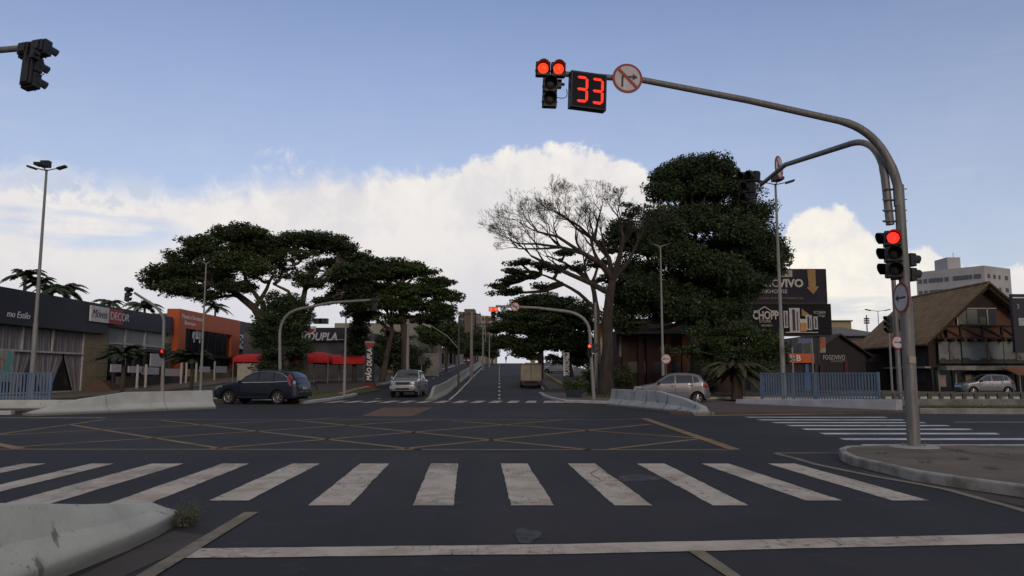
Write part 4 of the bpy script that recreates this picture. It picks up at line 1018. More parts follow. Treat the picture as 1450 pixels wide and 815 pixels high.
# person on the crest
pe = PY(716.5, 510, 171); 
def person(loc, label, cloth, h=1.65):
    me = bpy.data.meshes.new('person'); V = [(0,0,.86),(0,0,1.1),(0,0,1.36),(0,0,1.46),(0,-.02,1.58),(-.17,0,1.36),(-.24,0,1.1),(-.22,-.08,.86),(.17,0,1.36),(.24,0,1.1),(.22,-.08,.86),(-.09,0,.84),(-.11,-.03,.48),(-.11,.02,.08),(-.11,-.12,.04),(.09,0,.84),(.11,.06,.48),(.11,.12,.08),(.11,-.0,.04)]
    E = [(0,1),(1,2),(2,3),(3,4),(2,5),(5,6),(6,7),(2,8),(8,9),(9,10),(0,11),(11,12),(12,13),(13,14),(0,15),(15,16),(16,17),(17,18)]
    RR = [.14,.14,.15,.055,.10,.06,.045,.04,.06,.045,.04,.09,.06,.045,.04,.09,.06,.045,.04]
    me.from_pydata(V, E, []); o = bpy.data.objects.new('person', me); col.objects.link(o); me.materials.append(cloth)
    o.modifiers.new('skin', 'SKIN'); 
    for i, r_ in enumerate(RR): me.skin_vertices[0].data[i].radius = (r_, r_ * .8)
    me.skin_vertices[0].data[0].use_root = True
    s_ = o.modifiers.new('sub', 'SUBSURF'); s_.levels = 1; s_.render_levels = 1
    o.location = loc; return tag(o, label, 'person')
person((pe.x, 171, T(pe.x, 171)), 'person in dark clothes standing far away on the crest of the avenue', mat('dark_clothes', (.02,.02,.025), .9))

# ------------------------------------------------------------------ buildings
def part(mb, name, m_, e, **k):
    o = mb.build(name, m_, e, **k); o.location = -Vector(e.location); return o
def bempty(name, x, y, z, label, cat='building', group=None): return empty(name, (x, y, z), 0, label, cat, group)
DARKCL = mat('cladding_dark', (0.028, 0.030, 0.040), 0.6, vscale=.6); BEIGE = mat('wall_ochre', (0.22, 0.185, 0.11), 0.85, vscale=1.0)
GREYW = mat('wall_grey', (0.14, 0.135, 0.125), 0.9, vscale=.7, c2=(.10,.098,.092)); GLASSB = mat('shop_glass', (0.012, 0.014, 0.018), 0.12, spec=.6)
FRAMEW = mat('frame_white', (0.42, 0.41, 0.39), 0.6); ORANGE = mat('panel_orange', (0.44, 0.092, 0.026), 0.6, vscale=.8, var=.08)
ROLLER = mat('roller_pale', (0.27, 0.27, 0.255), .7, vscale=2, streak=(1, 1, .2)); TXTW = mat('letter_white', (0.62, 0.62, 0.62), .5); TXTK = mat('letter_black', (.012,.012,.014), .5)
REDS = mat('sign_board_red', (0.30, 0.02, 0.025), .5); REDC = mat('canopy_red', (0.48, 0.022, 0.022), .8, vscale=1.5)
def curtain(name, y0, y1, z0, z1, x, parent, openings=()):
    """pleated cloth hanging in the plane X = x; openings (yc, half, ztop) are parted like a tent"""
    mb = MB(); st = .10; n = int((y1-y0)/st); rows = []
    zs = 8
    for i in range(n + 1):
        y = y0 + (y1-y0)*i/n; colm = []
        for j in range(zs + 1):
            z = z1 + (z0 - z1)*j/zs; yy = y
            for yc, hf, zt in openings:
                if z < zt:
                    w = hf * (zt - z)/(zt - z0)
                    if yc - hf*1.5 < y < yc: yy = (yc - hf*1.5) + (y - (yc - hf*1.5)) * (hf*1.5 - w)/(hf*1.5)
                    elif yc <= y < yc + hf*1.5: yy = (yc + hf*1.5) - ((yc + hf*1.5) - y) * (hf*1.5 - w)/(hf*1.5)
            colm.append((x + .05*math.sin(i*1.9) + .03*math.sin(i*.7), yy, z))
        rows.append(colm)
    o = len(mb.v); mb.v += [p for r_ in rows for p in r_]; k = zs + 1
    for i in range(n):
        yc_mid = y0 + (y1-y0)*(i+.5)/n
        cut = [op for op in openings if abs(yc_mid - op[0]) < (y1-y0)/n*.6]
        for j in range(zs):
            if cut and (z1 + (z0-z1)*(j+1)/zs) < cut[0][2]: continue
            mb.f.append((i*k+j, (i+1)*k+j, (i+1)*k+j+1, i*k+j+1)); mb.m.append(0)
    return part(mb, name, mat('curtain_cloth', (0.22, 0.20, 0.205), .9, vscale=1.2, c2=(.16,.15,.155), streak=(1, 4, .3)), parent)
XF = -32.7
def yf(px): return PX(px, 480, XF).y
Y0, Y1_, Y2, Y3, Y4 = 40.0, yf(136), yf(143), yf(237), yf(243)
# furniture shop with curtains
d = bempty('curtain_shop', XF - 6, 52, T(-35, 52), 'dark fronted shop with tall curtained windows at the left edge', 'shop')
part(MB().box(XF - 14, XF - .35, Y0, Y2, 0, 6.6), 'wall', GREYW, d)
part(MB().box(XF - .4, XF + .55, Y0, Y1_ + .6, 4.68, 7.0), 'fascia', DARKCL, d, bevel=.02)
part(MB().box(XF - .3, XF + .12, yf(119), Y2 + 1.0, 0, 4.7).box(XF - .3, XF + .12, yf(134), Y2 + 1.0, 4.7, 5.4), 'pillar', BEIGE, d)
for zc in (1.3, 2.4, 3.5): part(MB().box(XF + .10, XF + .126, yf(119), Y2 + 1.0, zc, zc + .02), 'pillar_joint', TRIM, d)
wy = [Y0 + .5, yf(-30), yf(30), yf(73), yf(117)]
part(MB().box(XF - .30, XF - .1, Y0, yf(118), 0.3, 4.7), 'glass', GLASSB, d)
curtain('curtain', Y0, yf(117), 3.15, 4.66, XF - .03, d)
curtain('curtain', Y0, yf(117), .35, 3.05, XF - .03, d, [(yf(8), 1.1, 2.8), (yf(47), 1.25, 2.75), (yf(92), 1.35, 2.72)])
for y in wy[1:]: part(MB().box(XF + .03, XF + .13, y - .07, y + .07, 3.1, 4.7), 'mullion', FRAMEW, d)
part(MB().box(XF + .03, XF + .13, wy[4] - .07, wy[4] + .07, .3, 3.1), 'mullion', FRAMEW, d)
part(MB().box(XF + .02, XF + .16, Y0, yf(118), 3.0, 3.13), 'transom', FRAMEW, d)
part(MB().box(XF + .02, XF + .16, Y0, yf(118), .22, .32), 'bottom_rail', FRAMEW, d)
part(MB().box(XF - .3, XF + .02, Y0, yf(119), -.1, .24), 'plinth', DARKCL, d)
text('lettering', 'mo Estilo', .62, TXTW, d, (XF + .57 - d.location.x, yf(-6) - 52, 5.15 - d.location.z), (R(90), 0, R(90)), shear=.3)
def fsign(parent, s, px0, px1, zlo, zhi, m_b, m_t, txt, size, sh=0, sx=1, x=XF + .58, pad=.15):
    y0, y1 = yf(px0), yf(px1)
    part(MB().box(x, x + .12, y0, y1, zlo, zhi), 'sign_board', m_b, parent)
    text('lettering', txt, size, m_t, parent, (x + .125 - parent.location.x, y0 + pad - parent.location.y, zlo + (zhi-zlo)*.28 - parent.location.z), (R(90), 0, R(90)), shear=sh, sx=sx)
fsign(d, '', 113.5, 140, 5.55, 6.75, mat('board_white', (.62,.61,.60), .6), TXTK, 'Móveis', .92, .3, .84); fsign(d, '', 140.3, 161, 5.55, 6.75, REDS, TXTW, 'DECOR', .9, 0, 1.0)
# banner leaning at the window
be = bempty('advert_board', XF + 1.2, yf(3), .3, 'colourful teal advert board at the left edge behind the blue railing', 'advert board')
ya, yb_ = PX(-12, 500, -31).y, PX(20, 500, -31).y
part(MB().box(-31.05, -31, ya, yb_, 1.05, 2.95), 'panel', mat('advert_teal', (.10,.30,.30), .6, c2=(.34,.36,.22), vscale=.9), be)
part(MB().box(-31, -30.98, ya + .6, yb_ - .9, 1.9, 2.5).box(-31, -30.98, ya + 1.2, yb_ - .4, 1.2, 1.45), 'print', mat('advert_red', (.35,.12,.08), .6, vscale=3, c2=(.4,.3,.2)), be)
# second shop: shutters and dark porch
d2 = bempty('shuttered_shop', XF - 6, 66, T(-35, 66), 'shop with pale roller shutters and a red and white sign', 'shop')
part(MB().box(XF - 14, XF - .35, Y2 + .8, Y4, 0, 6.6), 'wall', GREYW, d2)
part(MB().box(XF - .35, XF + .25, Y1_ + .7, Y3 + .5, 5.35, 6.98), 'fascia', DARKCL, d2, bevel=.02)
part(MB().box(XF - .30, XF - .05, Y2 + 1, Y3, 3.75, 5.35), 'shutter', ROLLER, d2)
for px in (177, 205): part(MB().box(XF - .05, XF + .06, yf(px) - .12, yf(px) + .12, 3.7, 5.35), 'mullion', FRAMEW, d2)
part(MB().box(XF - .05, XF + .08, Y2 + 1, Y3, 4.0, 4.14), 'transom', FRAMEW, d2)
part(MB().box(XF - .28, XF - .1, Y2 + 1, Y3, .6, 3.7), 'glass', GLASSB, d2)
part(MB().box(XF - .1, XF + 1.2, Y2 + 1, Y4 + 4, 3.45, 3.72), 'canopy', DARKCL, d2)
for px in (146, 160, 174, 190, 206, 222): part(MB().box(XF + .9, XF + 1.1, yf(px) - .1, yf(px) + .1, .7, 3.45), 'post', DARKCL if px % 4 else FRAMEW, d2)
part(MB().box(XF - .3, XF + .05, Y3, Y4 + .2, .6, 5.4), 'pillar', BEIGE, d2)
part(MB().box(XF + .9, XF + 1.5, Y2 + .5, Y4 + 2, .2, 1.35), 'planter_wall', mat('planter_grey', (.075,.07,.058), .9), d2)
# entrance steps
st = bempty('entrance_steps', XF + 1.4, yf(132), T(-31, 60), 'brown brick steps at the foot of the ochre pillar', 'steps')
for k in range(5): part(MB().box(XF + .1, XF + 2.4 - k*.35, yf(119) + k*.3, yf(143), .2 + k*.17, .37 + k*.17), 'step', mat('brick_step', (.12,.075,.05), .9, vscale=5), st)
# orange shop
d3 = bempty('orange_shop', XF - 6, 82, T(-35, 82), 'bright orange portal shop with dark glass', 'shop')
Y5, Y6, Y7, Y8 = Y4 + .1, yf(254), yf(321), yf(332)
part(MB().box(XF - 14, XF - .6, Y5, Y8, 0, 7.4), 'wall', GREYW, d3)
mb = MB().box(XF - .6, XF + .6, Y5, Y8, 6.05, 7.86).box(XF - .6, XF + .6, Y5, Y6, 1.0, 6.05).box(XF - .6, XF + .6, Y7, Y8, 1.0, 6.05)
part(mb, 'portal', ORANGE, d3)
part(MB().box(XF - .1, XF + .30, Y6, Y7, .8, 6.05), 'glass', GLASSB, d3)
for k in range(1, 6): part(MB().box(XF + .3, XF + .35, Y6 + (Y7-Y6)*k/6 - .04, Y6 + (Y7-Y6)*k/6 + .04, 1, 6.05), 'mullion', TRIM, d3)
part(MB().box(XF - .2, XF + 1.0, Y6 - 1, Y8 + 3, 3.3, 3.55), 'canopy', DARKCL, d3)
part(MB().box(XF + 1.2, XF + 1.8, Y5 + 1, Y8 + 2, .9, 2.05), 'low_wall', BEIGE, d3)
text('lettering', 'Moveis e Decoracoes', .62, TXTW, d3, (XF + .61 - d3.location.x, yf(247.5) - 82, 7.0 - d3.location.z), (R(90), 0, R(90)))
text('lettering', 'Showroom', .6, TXTW, d3, (XF + .61 - d3.location.x, yf(251) - 82, 6.4 - d3.location.z), (R(90), 0, R(90)), shear=.3)
mb = MB()
yk = yf(275); zk = 5.5
for a, b_, r_ in ((-.9, 0, .42), (-.2, .12, .5), (.5, .05, .45), (1.0, .15, .3)): mb.tube([(XF + .31, yk + a, zk + b_), (XF + .36, yk + a, zk + b_)], r_, 12)
mb.box(XF + .31, XF + .36, yk - .9, yk - .7, zk - .7, zk); mb.box(XF + .31, XF + .36, yk + .5, yk + .7, zk - .7, zk)
part(mb, 'emblem', TXTW, d3)
# checkered shop
d4 = bempty('checkered_shop', XF - 6, 98, T(-35, 98), 'shop front with black and white chequered panel left of the big tree', 'shop')
Y9 = yf(372)
part(MB().box(XF - 14, XF - .2, Y8 + .05, Y9, 0, 8.0), 'wall', DARKCL, d4)
part(MB().box(XF - .2, XF + .3, Y8 + .1, Y9, 4.6, 6.3), 'panel', TXTW, d4)
mb = MB(); ny = 10
for i in range(ny):
    for j in range(4):
        if (i + j) % 2 == 0:
            a = Y8 + .3 + i*(Y9 - Y8)*.06; mb.box(XF + .3, XF + .34, a, a + (Y9-Y8)*.058, 5.0 + j*.3, 5.29 + j*.3)
part(mb, 'checker_pattern', TXTK, d4)
text('lettering', 'CAFE', 1.1, TXTW, d4, (XF + .2 - d4.location.x, yf(353) - 98, 6.8 - d4.location.z), (R(90), 0, R(90)))
# front signs, planters, bollards before the shops
for i, (px, py, w, h, what) in enumerate([(166,520,11,11,'pale'), (192,522,13,9,'grey'), (213,524,16,10,'white'), (222,508,12,18,'tall cream'), (245,526,14,10,'white'), (290,522,11,8,'white'), (314,522,12,9,'white')]):
    x = -30.4; c = PX(px, py, x); hw_ = w*c.y/1086*1.6
    o = MB().box(-.04, .04, -hw_, hw_, 0, h*c.y/1086).build('menu_board', SIGNW, loc=(x, c.y, PX(px, py + h*.6, x).z))
    pl = ['between the palm and the ochre pillar', 'just right of the small palm', 'left of the pedestrian light', 'tall one near the pedestrian light', 'right under the red pedestrian light', 'in front of the orange portal glass', 'at the right orange pillar'][i]
    tag(o, f'{what} board on the terrace, {pl}', 'board', 'boards along the shop terraces')
for i, px in enumerate([194, 206, 229, 256, 263, 277, 303]):
    c = PX(px, 540, -30.0); z0 = T(-30, c.y); o = MB().tube([(0,0,-.2), (0,0,2.0)], .10, 8).build('bollard', FRAMEW, loc=(-30.0, c.y, z0))
    tag(o, 'slim white post standing along the shop terraces', 'post', 'white posts along the shop terraces')
ub = PY(357, 518, 62); o = MB().box(-1.0, 1.0, -.5, .5, 0, 2.0).box(-1.05, 1.05, -.55, .55, 2.0, 2.08).box(-.03, .03, -.52, -.5, .1, 1.9).build('utility_cabinet', mat('cabinet_cream', (.38,.37,.31), .7), loc=(ub.x, 62, T(ub.x, 62))); tag(o, 'cream utility cabinet behind the bonnet of the suv', 'cabinet')
# big dark-banded garage shop facing us
YM = 84.0
def xm(px, Y=YM): return (px - CX) / F * Y * 1.0
def zm(py, Y=YM): return PY(700, py, Y).z
d5 = bempty('garage_shop', xm(470), YM, T(-20, YM), 'grey garage shop with a black fascia lettered in white', 'shop')
part(MB().box(xm(345), xm(512), YM, YM + 16, 0, zm(466)), 'wall', GREYW, d5)
part(MB().box(xm(420), xm(492), YM - .4, YM, zm(483), zm(464)), 'fascia', DARKCL, d5)
part(MB().box(xm(425), xm(600), YM + 16.2, YM + 22, 0, zm(457, YM + 16)), 'rear_hall', mat('hall_cream', (.24,.23,.19), .9, vscale=.4), d5)
for px in (453, 461): part(MB().box(xm(px)*1.22-.5, xm(px)*1.22+.5, YM + 17, YM + 18, zm(457, YM+16), zm(455, YM+16)+.5), 'vent', TRIM, d5)
part(MB().box(xm(433), xm(453), YM - .06, YM, 1.2, zm(515)).box(xm(454), xm(489), YM - .06, YM, 1.2, zm(515)), 'shutter', mat('shutter_grey', (.105,.10,.095), .8), d5)
text('lettering', 'MÃO', 1.0, TXTW, d5, (xm(416) - d5.location.x, -.42, zm(481.5) - d5.location.z), sx=.85, shear=.2, bold=.02)
text('lettering', 'DUPLA', 1.15, TXTW, d5, (xm(437) - d5.location.x, -.43, zm(481.5) - d5.location.z), sx=.9, shear=.2, bold=.03)
part(MB().box(xm(468), xm(488), YM - .43, YM - .4, zm(481), zm(480.4)), 'underline', TXTW, d5)
cx_ = xm(440.5); cz_ = zm(466.5)
part(MB().prism([(cx_-.65, YM-.46, cz_+.35), (cx_+.65, YM-.46, cz_+.35), (cx_+.62, YM-.46, cz_-.2), (cx_, YM-.46, cz_-.55), (cx_-.62, YM-.46, cz_-.2)], (0, .04, 0)), 'emblem', TXTW, d5)
part(MB().prism([(cx_-.5, YM-.49, cz_+.05), (cx_+.5, YM-.49, cz_+.05), (cx_+.48, YM-.49, cz_-.15), (cx_, YM-.49, cz_-.42), (cx_-.48, YM-.49, cz_-.15)], (0, .03, 0)), 'emblem_badge', REDS, d5)
# red canopies
def canopy(px0, px1, py_t, py_b, Y, label):
    x0, x1 = xm(px0, Y), xm(px1, Y); zt, zb_ = zm(py_t, Y), zm(py_b, Y); cx = (x0+x1)/2; cy = Y + 2
    e = bempty('canopy', cx, cy, T(cx, Y), label, 'canopy', 'red fabric canopies')
    hx = (x1-x0)/2; rings = []
    for k in range(6):
        t = k/5; rr = max(.02, math.cos(t*math.pi/2)**.8); z = zb_ + (zt - zb_) * math.sin(t*math.pi/2) ; rings.append([(cx + hx*rr*a*1.0, cy + 2.4*rr*b_, z) for a, b_ in ((-1,-1),(0,-1.03),(1,-1),(1.02,0),(1,1),(0,1.03),(-1,1),(-1.02,0))])
    low = [(p[0], p[1], zb_ - .28) for p in rings[0]]
    part(MB().loft([low] + rings, cap=False), 'roof', REDC, e)
    for a, b_ in ((-1,-1),(1,-1),(1,1),(-1,1)): part(MB().tube([(cx + hx*a*.96, cy + 2.3*b_, T(cx, cy) - .1), (cx + hx*a*.96, cy + 2.3*b_, zb_)], .05, 6), 'leg', POLEG, e)
canopy(411, 468, 497, 509, 70, 'large red fabric canopy left of the dark shop window')
canopy(446, 519, 501, 511, 71.5, 'wide red fabric canopy beside the black totem')
canopy(333, 371, 500, 508, 70, 'small red fabric canopy under the chequered panel')
# totem
tx_ = PY(523, 540, 65); d6 = bempty('totem_sign', tx_.x, 65, T(tx_.x, 65), 'black upright totem with white vertical lettering left of the pickup', 'totem sign'); zt = zm(488, 65)
w_ = .36
part(MB().box(tx_.x - w_, tx_.x + w_, 64.8, 65.2, .7, zt), 'panel', mat('totem_black', (.012,.012,.014), .5), d6)
part(MB().box(tx_.x - w_ - .15, tx_.x + w_ + .15, 64.7, 65.3, .3, .80), 'base', mat('base_red', (.14,.012,.014), .6), d6)
text('lettering', 'MÃO DUPLA', .56, TXTW, d6, (.19, -.23, 1.0 - d6.location.z), (R(90), R(-90), 0), sx=.84, shear=.2, bold=.015)
part(MB().prism([(tx_.x-.4, 64.78, zt+.3), (tx_.x+.4, 64.78, zt+.3), (tx_.x+.4, 64.78, zt-.0), (tx_.x, 64.78, zt-.35), (tx_.x-.4, 64.78, zt)], (0, .2, 0)), 'emblem', mat('emblem_grey', (.25,.25,.25), .6), d6)
part(MB().prism([(tx_.x-.4, 64.75, zt+.15), (tx_.x+.4, 64.75, zt+.15), (tx_.x+.4, 64.75, zt-.0), (tx_.x, 64.75, zt-.25), (tx_.x-.4, 64.75, zt)], (0, .02, 0)), 'emblem_badge', REDS, d6)
# garden wall and shops up the left side of the avenue
d7 = bempty('garden_wall', xm(602, 92), 92, T(-12, 92), 'pale concrete garden wall behind the small dark square sign', 'wall')
part(MB().box(xm(570, 92), xm(622, 92), 92, 92.3, 1.0, zm(502, 92)), 'wall', mat('wall_pale', (.24,.235,.215), .9, vscale=.8, c2=(.17,.165,.15)), d7)
part(MB().box(xm(570, 92), xm(622, 92)+.1, 91.9, 92.4, zm(502, 92), zm(501, 92)+.06), 'coping', POLEC, d7)
d8 = bempty('dark_shop', xm(600, 118), 118, T(-14, 118), 'dark blue shop with a small red and white roof sign beyond the garden wall', 'shop')
part(MB().box(xm(586, 118), xm(614, 118), 118, 130, 0, zm(484, 118)), 'wall', mat('wall_navy', (.03,.034,.05), .7), d8)
part(MB().box(xm(586, 118), xm(596, 118), 117.7, 118, 0, zm(476, 118)), 'tower', mat('wall_navy', (.03,.034,.05), .7), d8)
for k in range(4): part(MB().box(xm(598 + k*4, 118)-.06, xm(598 + k*4, 118)+.06, 117.9, 118, 3, zm(486, 118)), 'mullion', FRAMEW, d8)
part(MB().box(xm(595, 118), xm(608, 118), 117.4, 117.9, zm(501, 118), zm(496, 118)), 'sign_board', REDS, d8)
part(MB().box(xm(600, 118), xm(608, 118), 117.3, 117.4, zm(500, 118), zm(496, 118)), 'sign_panel', TXTW, d8)
d9 = bempty('white_shop', xm(636, 150), 150, T(-14, 150), 'row of white shop fronts far up the left side', 'shop')
part(MB().box(xm(612, 150), xm(650, 150), 150, 165, 0, zm(492, 150)), 'wall', mat('wall_white_far', (.34,.33,.32), .9, vscale=.3, c2=(.14,.14,.14), thr=(.5,.6)), d9)
for k in range(6): part(MB().box(xm(615 + k*6, 150)-.3, xm(615 + k*6, 150)+.25, 149.8, 150, 3.8, zm(499, 150)), 'door', GLASSB, d9)
part(MB().box(xm(612, 150), xm(650, 150), 149.6, 150, zm(496, 150), zm(493, 150)), 'awning', REDS, d9)
d10 = bempty('roadside_kiosk', xm(660, 185), 185, 4, 'low red and white kiosk beside the median poles', 'kiosk')
part(MB().box(xm(651, 185), xm(667, 185), 185, 190, 3.5, zm(505, 185)), 'wall', mat('kiosk_red', (.2,.05,.04), .8), d10)
part(MB().box(xm(650, 185), xm(667, 185), 184.7, 190, zm(511, 185), zm(509, 185)), 'counter', TXTW, d10)
part(MB().box(xm(652, 185), xm(656, 185), 184.6, 184.9, zm(506, 185), zm(499, 185)), 'sign_board', TXTW, d10)
# blocks of flats
def face_windows(mb, p, q, z0, z1, cols, rows, wu, wz, off=.12, skip=0, us=None):
    p, q = Vector((p[0], p[1], 0)), Vector((q[0], q[1], 0)); d = q - p; ln = d.length; d.normalize(); n = Vector((d.y, -d.x, 0))
    for i in range(cols):
        u = (us[i] if us else (i + .5)/cols) * ln
        for j in range(rows):
            z = z0 + (z1 - z0)*(j + .5)/rows
            w = wu[i] if isinstance(wu, (list, tuple)) else wu
            a = p + d*(u - w/2); b_ = p + d*(u + w/2)
            yield [tuple(v) for v in (a - n*.2 + Vector((0,0,z-wz/2)), b_ - n*.2 + Vector((0,0,z-wz/2)), b_ + n*off + Vector((0,0,z-wz/2)), a + n*off + Vector((0,0,z-wz/2)))], wz
def flats(name, label, corners, z0, z1, wallm, faces, group=None):
    cx = sum(c[0] for c in corners)/len(corners); cy = sum(c[1] for c in corners)/len(corners)
    e = bempty(name, cx, cy, z0, label, 'apartment block', group)
    part(MB().prism([(c[0], c[1], z0) for c in corners], (0, 0, z1 - z0)), 'wall', wallm, e)
    for (p, q, a, b_, cols, rows, wu, wz, us, wm) in faces:
        for pts, h_ in face_windows(None, p, q, a, b_, cols, rows, wu, wz, us=us):
            part(MB().prism(pts, (0, 0, h_)), 'window', wm, e)
    return e
WINB = mat('window_bluegrey', (.07,.085,.11), .2, spec=.6); WIND = mat('window_dark', (.03,.032,.035), .3)
ZA, ZB, ZC = 200.0, 187.3, 193.4; k_ = 27.07 + 1.4
cA = ((1302-CX)/F*ZA, ZA); cB = ((1400-CX)/F*ZB, ZB); cC = ((1437-CX)/F*ZC, ZC); cD = (cA[0] + cC[0] - cB[0], cA[1] + cC[1] - cB[1])
AW = mat('flats_pale', (.37,.37,.38), .9, vscale=.1)
fl_ = flats('apartment_block', 'pale tall apartment block behind the tiled roof on the right', [cA, cB, cC, cD], 0, k_, AW,
    [(cA, cB, 0, k_ - 1, 7, 9, [.8, .8, 3.4, .9, 3.4, .8, 1.6], 1.1, [.06, .14, .30, .46, .66, .8, .9], WINB), (cB, cC, 0, k_ - 1, 4, 9, [1.0, 1.0, .7, 1.2], 1.0, [.15, .36, .55, .82], WIND)])
a0 = (1348-CX)/F*194; a1 = (1379-CX)/F*192
part(MB().box(a0, a1 - 1.0, 194, 200, k_, zm(364, 194)), 'penthouse', AW, fl_)
part(MB().tube([((a0+a1)/2, 195, zm(364, 194)), ((a0+a1)/2, 195, zm(360, 194) + .6)], .06, 5), 'antenna', TRIM, fl_)
def fx(px, Y): return (px - CX)/F*Y
Yd = 330.0
e = flats('apartment_block', 'brown-grey apartment block left of the median poles, far away', [(fx(650, Yd), Yd), (fx(673, Yd), Yd + 3), (fx(676, Yd), Yd + 20), (fx(652, Yd), Yd + 20)], 0, zm(441, Yd), mat('flats_brown', (.17,.15,.14), .9),
    [((fx(650, Yd), Yd), (fx(673, Yd), Yd + 3), 8, zm(443, Yd), 5, 8, 1.1, 1.5, [.1, .27, .44, .62, .88], WIND)])
part(MB().box(fx(657, Yd), fx(672, Yd), Yd + .5, Yd + 12, 0, zm(437, Yd)), 'roof_block', mat('flats_brown2', (.12,.09,.075), .9), e)
e = flats('apartment_block', 'cream apartment block right of the brown one, far away', [(fx(674, Yd), Yd), (fx(701, Yd), Yd + 6), (fx(703, Yd), Yd + 20), (fx(676, Yd), Yd + 20)], 0, zm(446, Yd), mat('flats_cream', (.32,.28,.22), .9),
    [((fx(674, Yd), Yd), (fx(701, Yd), Yd + 6), 8, zm(447, Yd), 6, 8, 1.0, 1.4, [.06, .18, .36, .52, .70, .9], WIND)])
part(MB().prism([(fx(674, Yd), Yd - .3, 0), (fx(681, Yd), Yd + 1.2, 0), (fx(681, Yd), Yd + 1.6, 0), (fx(674, Yd), Yd, 0)], (0, 0, zm(445, Yd))), 'grey_bay', mat('flats_grey', (.15,.15,.16), .9), e)
part(MB().prism([(fx(688, Yd), Yd + 2.6, 0), (fx(692, Yd), Yd + 3.4, 0), (fx(692, Yd), Yd + 5, 0), (fx(688, Yd), Yd + 4, 0)], (0, 0, zm(446.5, Yd))), 'brown_bay', mat('flats_brown2', (.12,.09,.075), .9), e)

# ------------------------------------------------------------------ right side
def tiles_mat():
    m = mat('roof_tiles', (.17,.115,.06), .9, bump=.0); t = m.node_tree; b = t.nodes['Principled BSDF']; v = t.nodes.new('ShaderNodeTexCoord').outputs['Object']
    g1 = noise(t, v, 1.2, 6, .65); g2 = noise(t, v, 11, 3, .6)
    c = mixc(t, smooth(g1, .3, .7), (.165, .105, .056), (.285, .190, .092)); c = mixc(t, smooth(g2, .55, .7)*.6, c, (.075, .06, .045))
    sp = t.nodes.new('ShaderNodeSeparateXYZ'); t.links.new(v, sp.inputs[0])
    zz = X(sp.outputs[2], t) * 2*math.pi/.20; yy = X(sp.outputs[1], t) * 2*math.pi/.26
    w1 = zz._op('SINE'); w2 = yy._op('SINE')
    c = mixc(t, smooth(w1, .75, .98) * .7, c, (.045, .035, .028)); c = mixc(t, smooth(w2, .6, .98) * .5, c, (.05, .04, .03))
    t.links.new(c, b.inputs['Base Color'])
    bn = t.nodes.new('ShaderNodeBump'); bn.inputs['Distance'].default_value = .06; bn.inputs['Strength'].default_value = .8; hh_ = w1 * .5 + w2 * .6 + g2
    t.links.new(hh_.s, bn.inputs['Height']); t.links.new(bn.outputs[0], b.inputs['Normal']); return m
TILES = tiles_mat(); WOODD = mat('timber_dark', (.028,.020,.018), .8, vscale=2, streak=(1,1,.3)); WOODB = mat('timber_brown', (.085,.045,.028), .8, vscale=3); BRICK = mat('brick_wall', (.11,.055,.036), .9, vscale=6)
hx0, hx1, hy0, hy1 = 35.3, 44.8, 65.0, 77.0; hxm = (hx0+hx1)/2; ze, zr = 4.75, 9.05
h = bempty('gable_house', hxm, hy0, 0, 'timber house with steep tiled gable roof and glazed attic', 'house')
part(MB().box(hx0, hx1, hy0 + .2, hy1, 0, ze - .1), 'wall', WOODD, h)
part(MB().prism([(hx0, hy0 + .15, ze - .1), (hx1, hy0 + .15, ze - .1), (hxm, hy0 + .15, zr - .25)], (0, .3, 0)), 'gable_wall', BRICK, h)
# roof slopes with overhang
def slope(x0, z0, x1, z1, y0, y1, th=.16):
    return MB().prism([(x0, y0, z0), (x1, y0, z1), (x1, y0, z1 + th), (x0, y0, z0 + th)], (0, y1 - y0, 0))
sl = (zr - ze)/(hxm - hx0)
part(slope(hx0 - .9, ze - .9*sl, hxm, zr, hy0 - 1.1, hy1 + .6), 'roof', TILES, h)
part(slope(hx1 + .9, ze - .9*sl, hxm, zr, hy0 - 1.1, hy1 + .6), 'roof', TILES, h)
mb = MB()
for s in (-1, 1):
    for k in range(26):
        t = k/26; x = hxm + s*(hxm - hx0 + .9)*t; z = zr - (hxm - hx0 + .9)*t*sl
        mb.tube([(x, hy0 - 1.14, z + .14), (x + s*.22, hy0 - 1.14, z + .14 - .22*sl)], .09, 6)
part(mb, 'verge_tiles', TILES, h)
part(MB().tube([(hxm, hy0 - 1.1, zr + .16), (hxm, hy1 + .6, zr + .16)], .12, 8), 'ridge', TILES, h)
part(MB().bar((hxm, hy0 - .9, zr - .15), (hx0 - .8, hy0 - .9, ze - .8*sl - .1), .12, .25).bar((hxm, hy0 - .9, zr - .15), (hx1 + .8, hy0 - .9, ze - .8*sl - .1), .12, .25), 'barge_board', WOODD, h)
# attic glazing
def xh(px, Y=hy0): return (px-CX)/F*Y
def zh(py, Y=hy0): return PY(1380, py, Y).z
part(MB().box(xh(1357), xh(1411), hy0 - .02, hy0 + .2, zh(460), zh(436.5)), 'attic_window', GLASSB, h)
part(MB().box(xh(1357.5), xh(1369), hy0 - .06, hy0 - .03, zh(459), zh(438)).box(xh(1370), xh(1385), hy0 - .06, hy0 - .03, zh(459), zh(438)), 'window_shade', mat('shade_cream', (.17,.175,.15), .8), h)
part(MB().box(xh(1388), xh(1397), hy0 - .05, hy0 - .03, zh(459), zh(449)), 'boxes', mat('boxes_tan', (.16,.14,.08), .8, vscale=5), h)
part(MB().box(xh(1356), xh(1412), hy0 - .1, hy0 - .0, zh(437), zh(435.8)).box(xh(1399)-.04, xh(1399)+.04, hy0 - .1, hy0, zh(460), zh(436)).box(xh(1356)-.03, xh(1356)+.05, hy0-.1, hy0, zh(461), zh(436)), 'window_frame', FRAMEW, h)
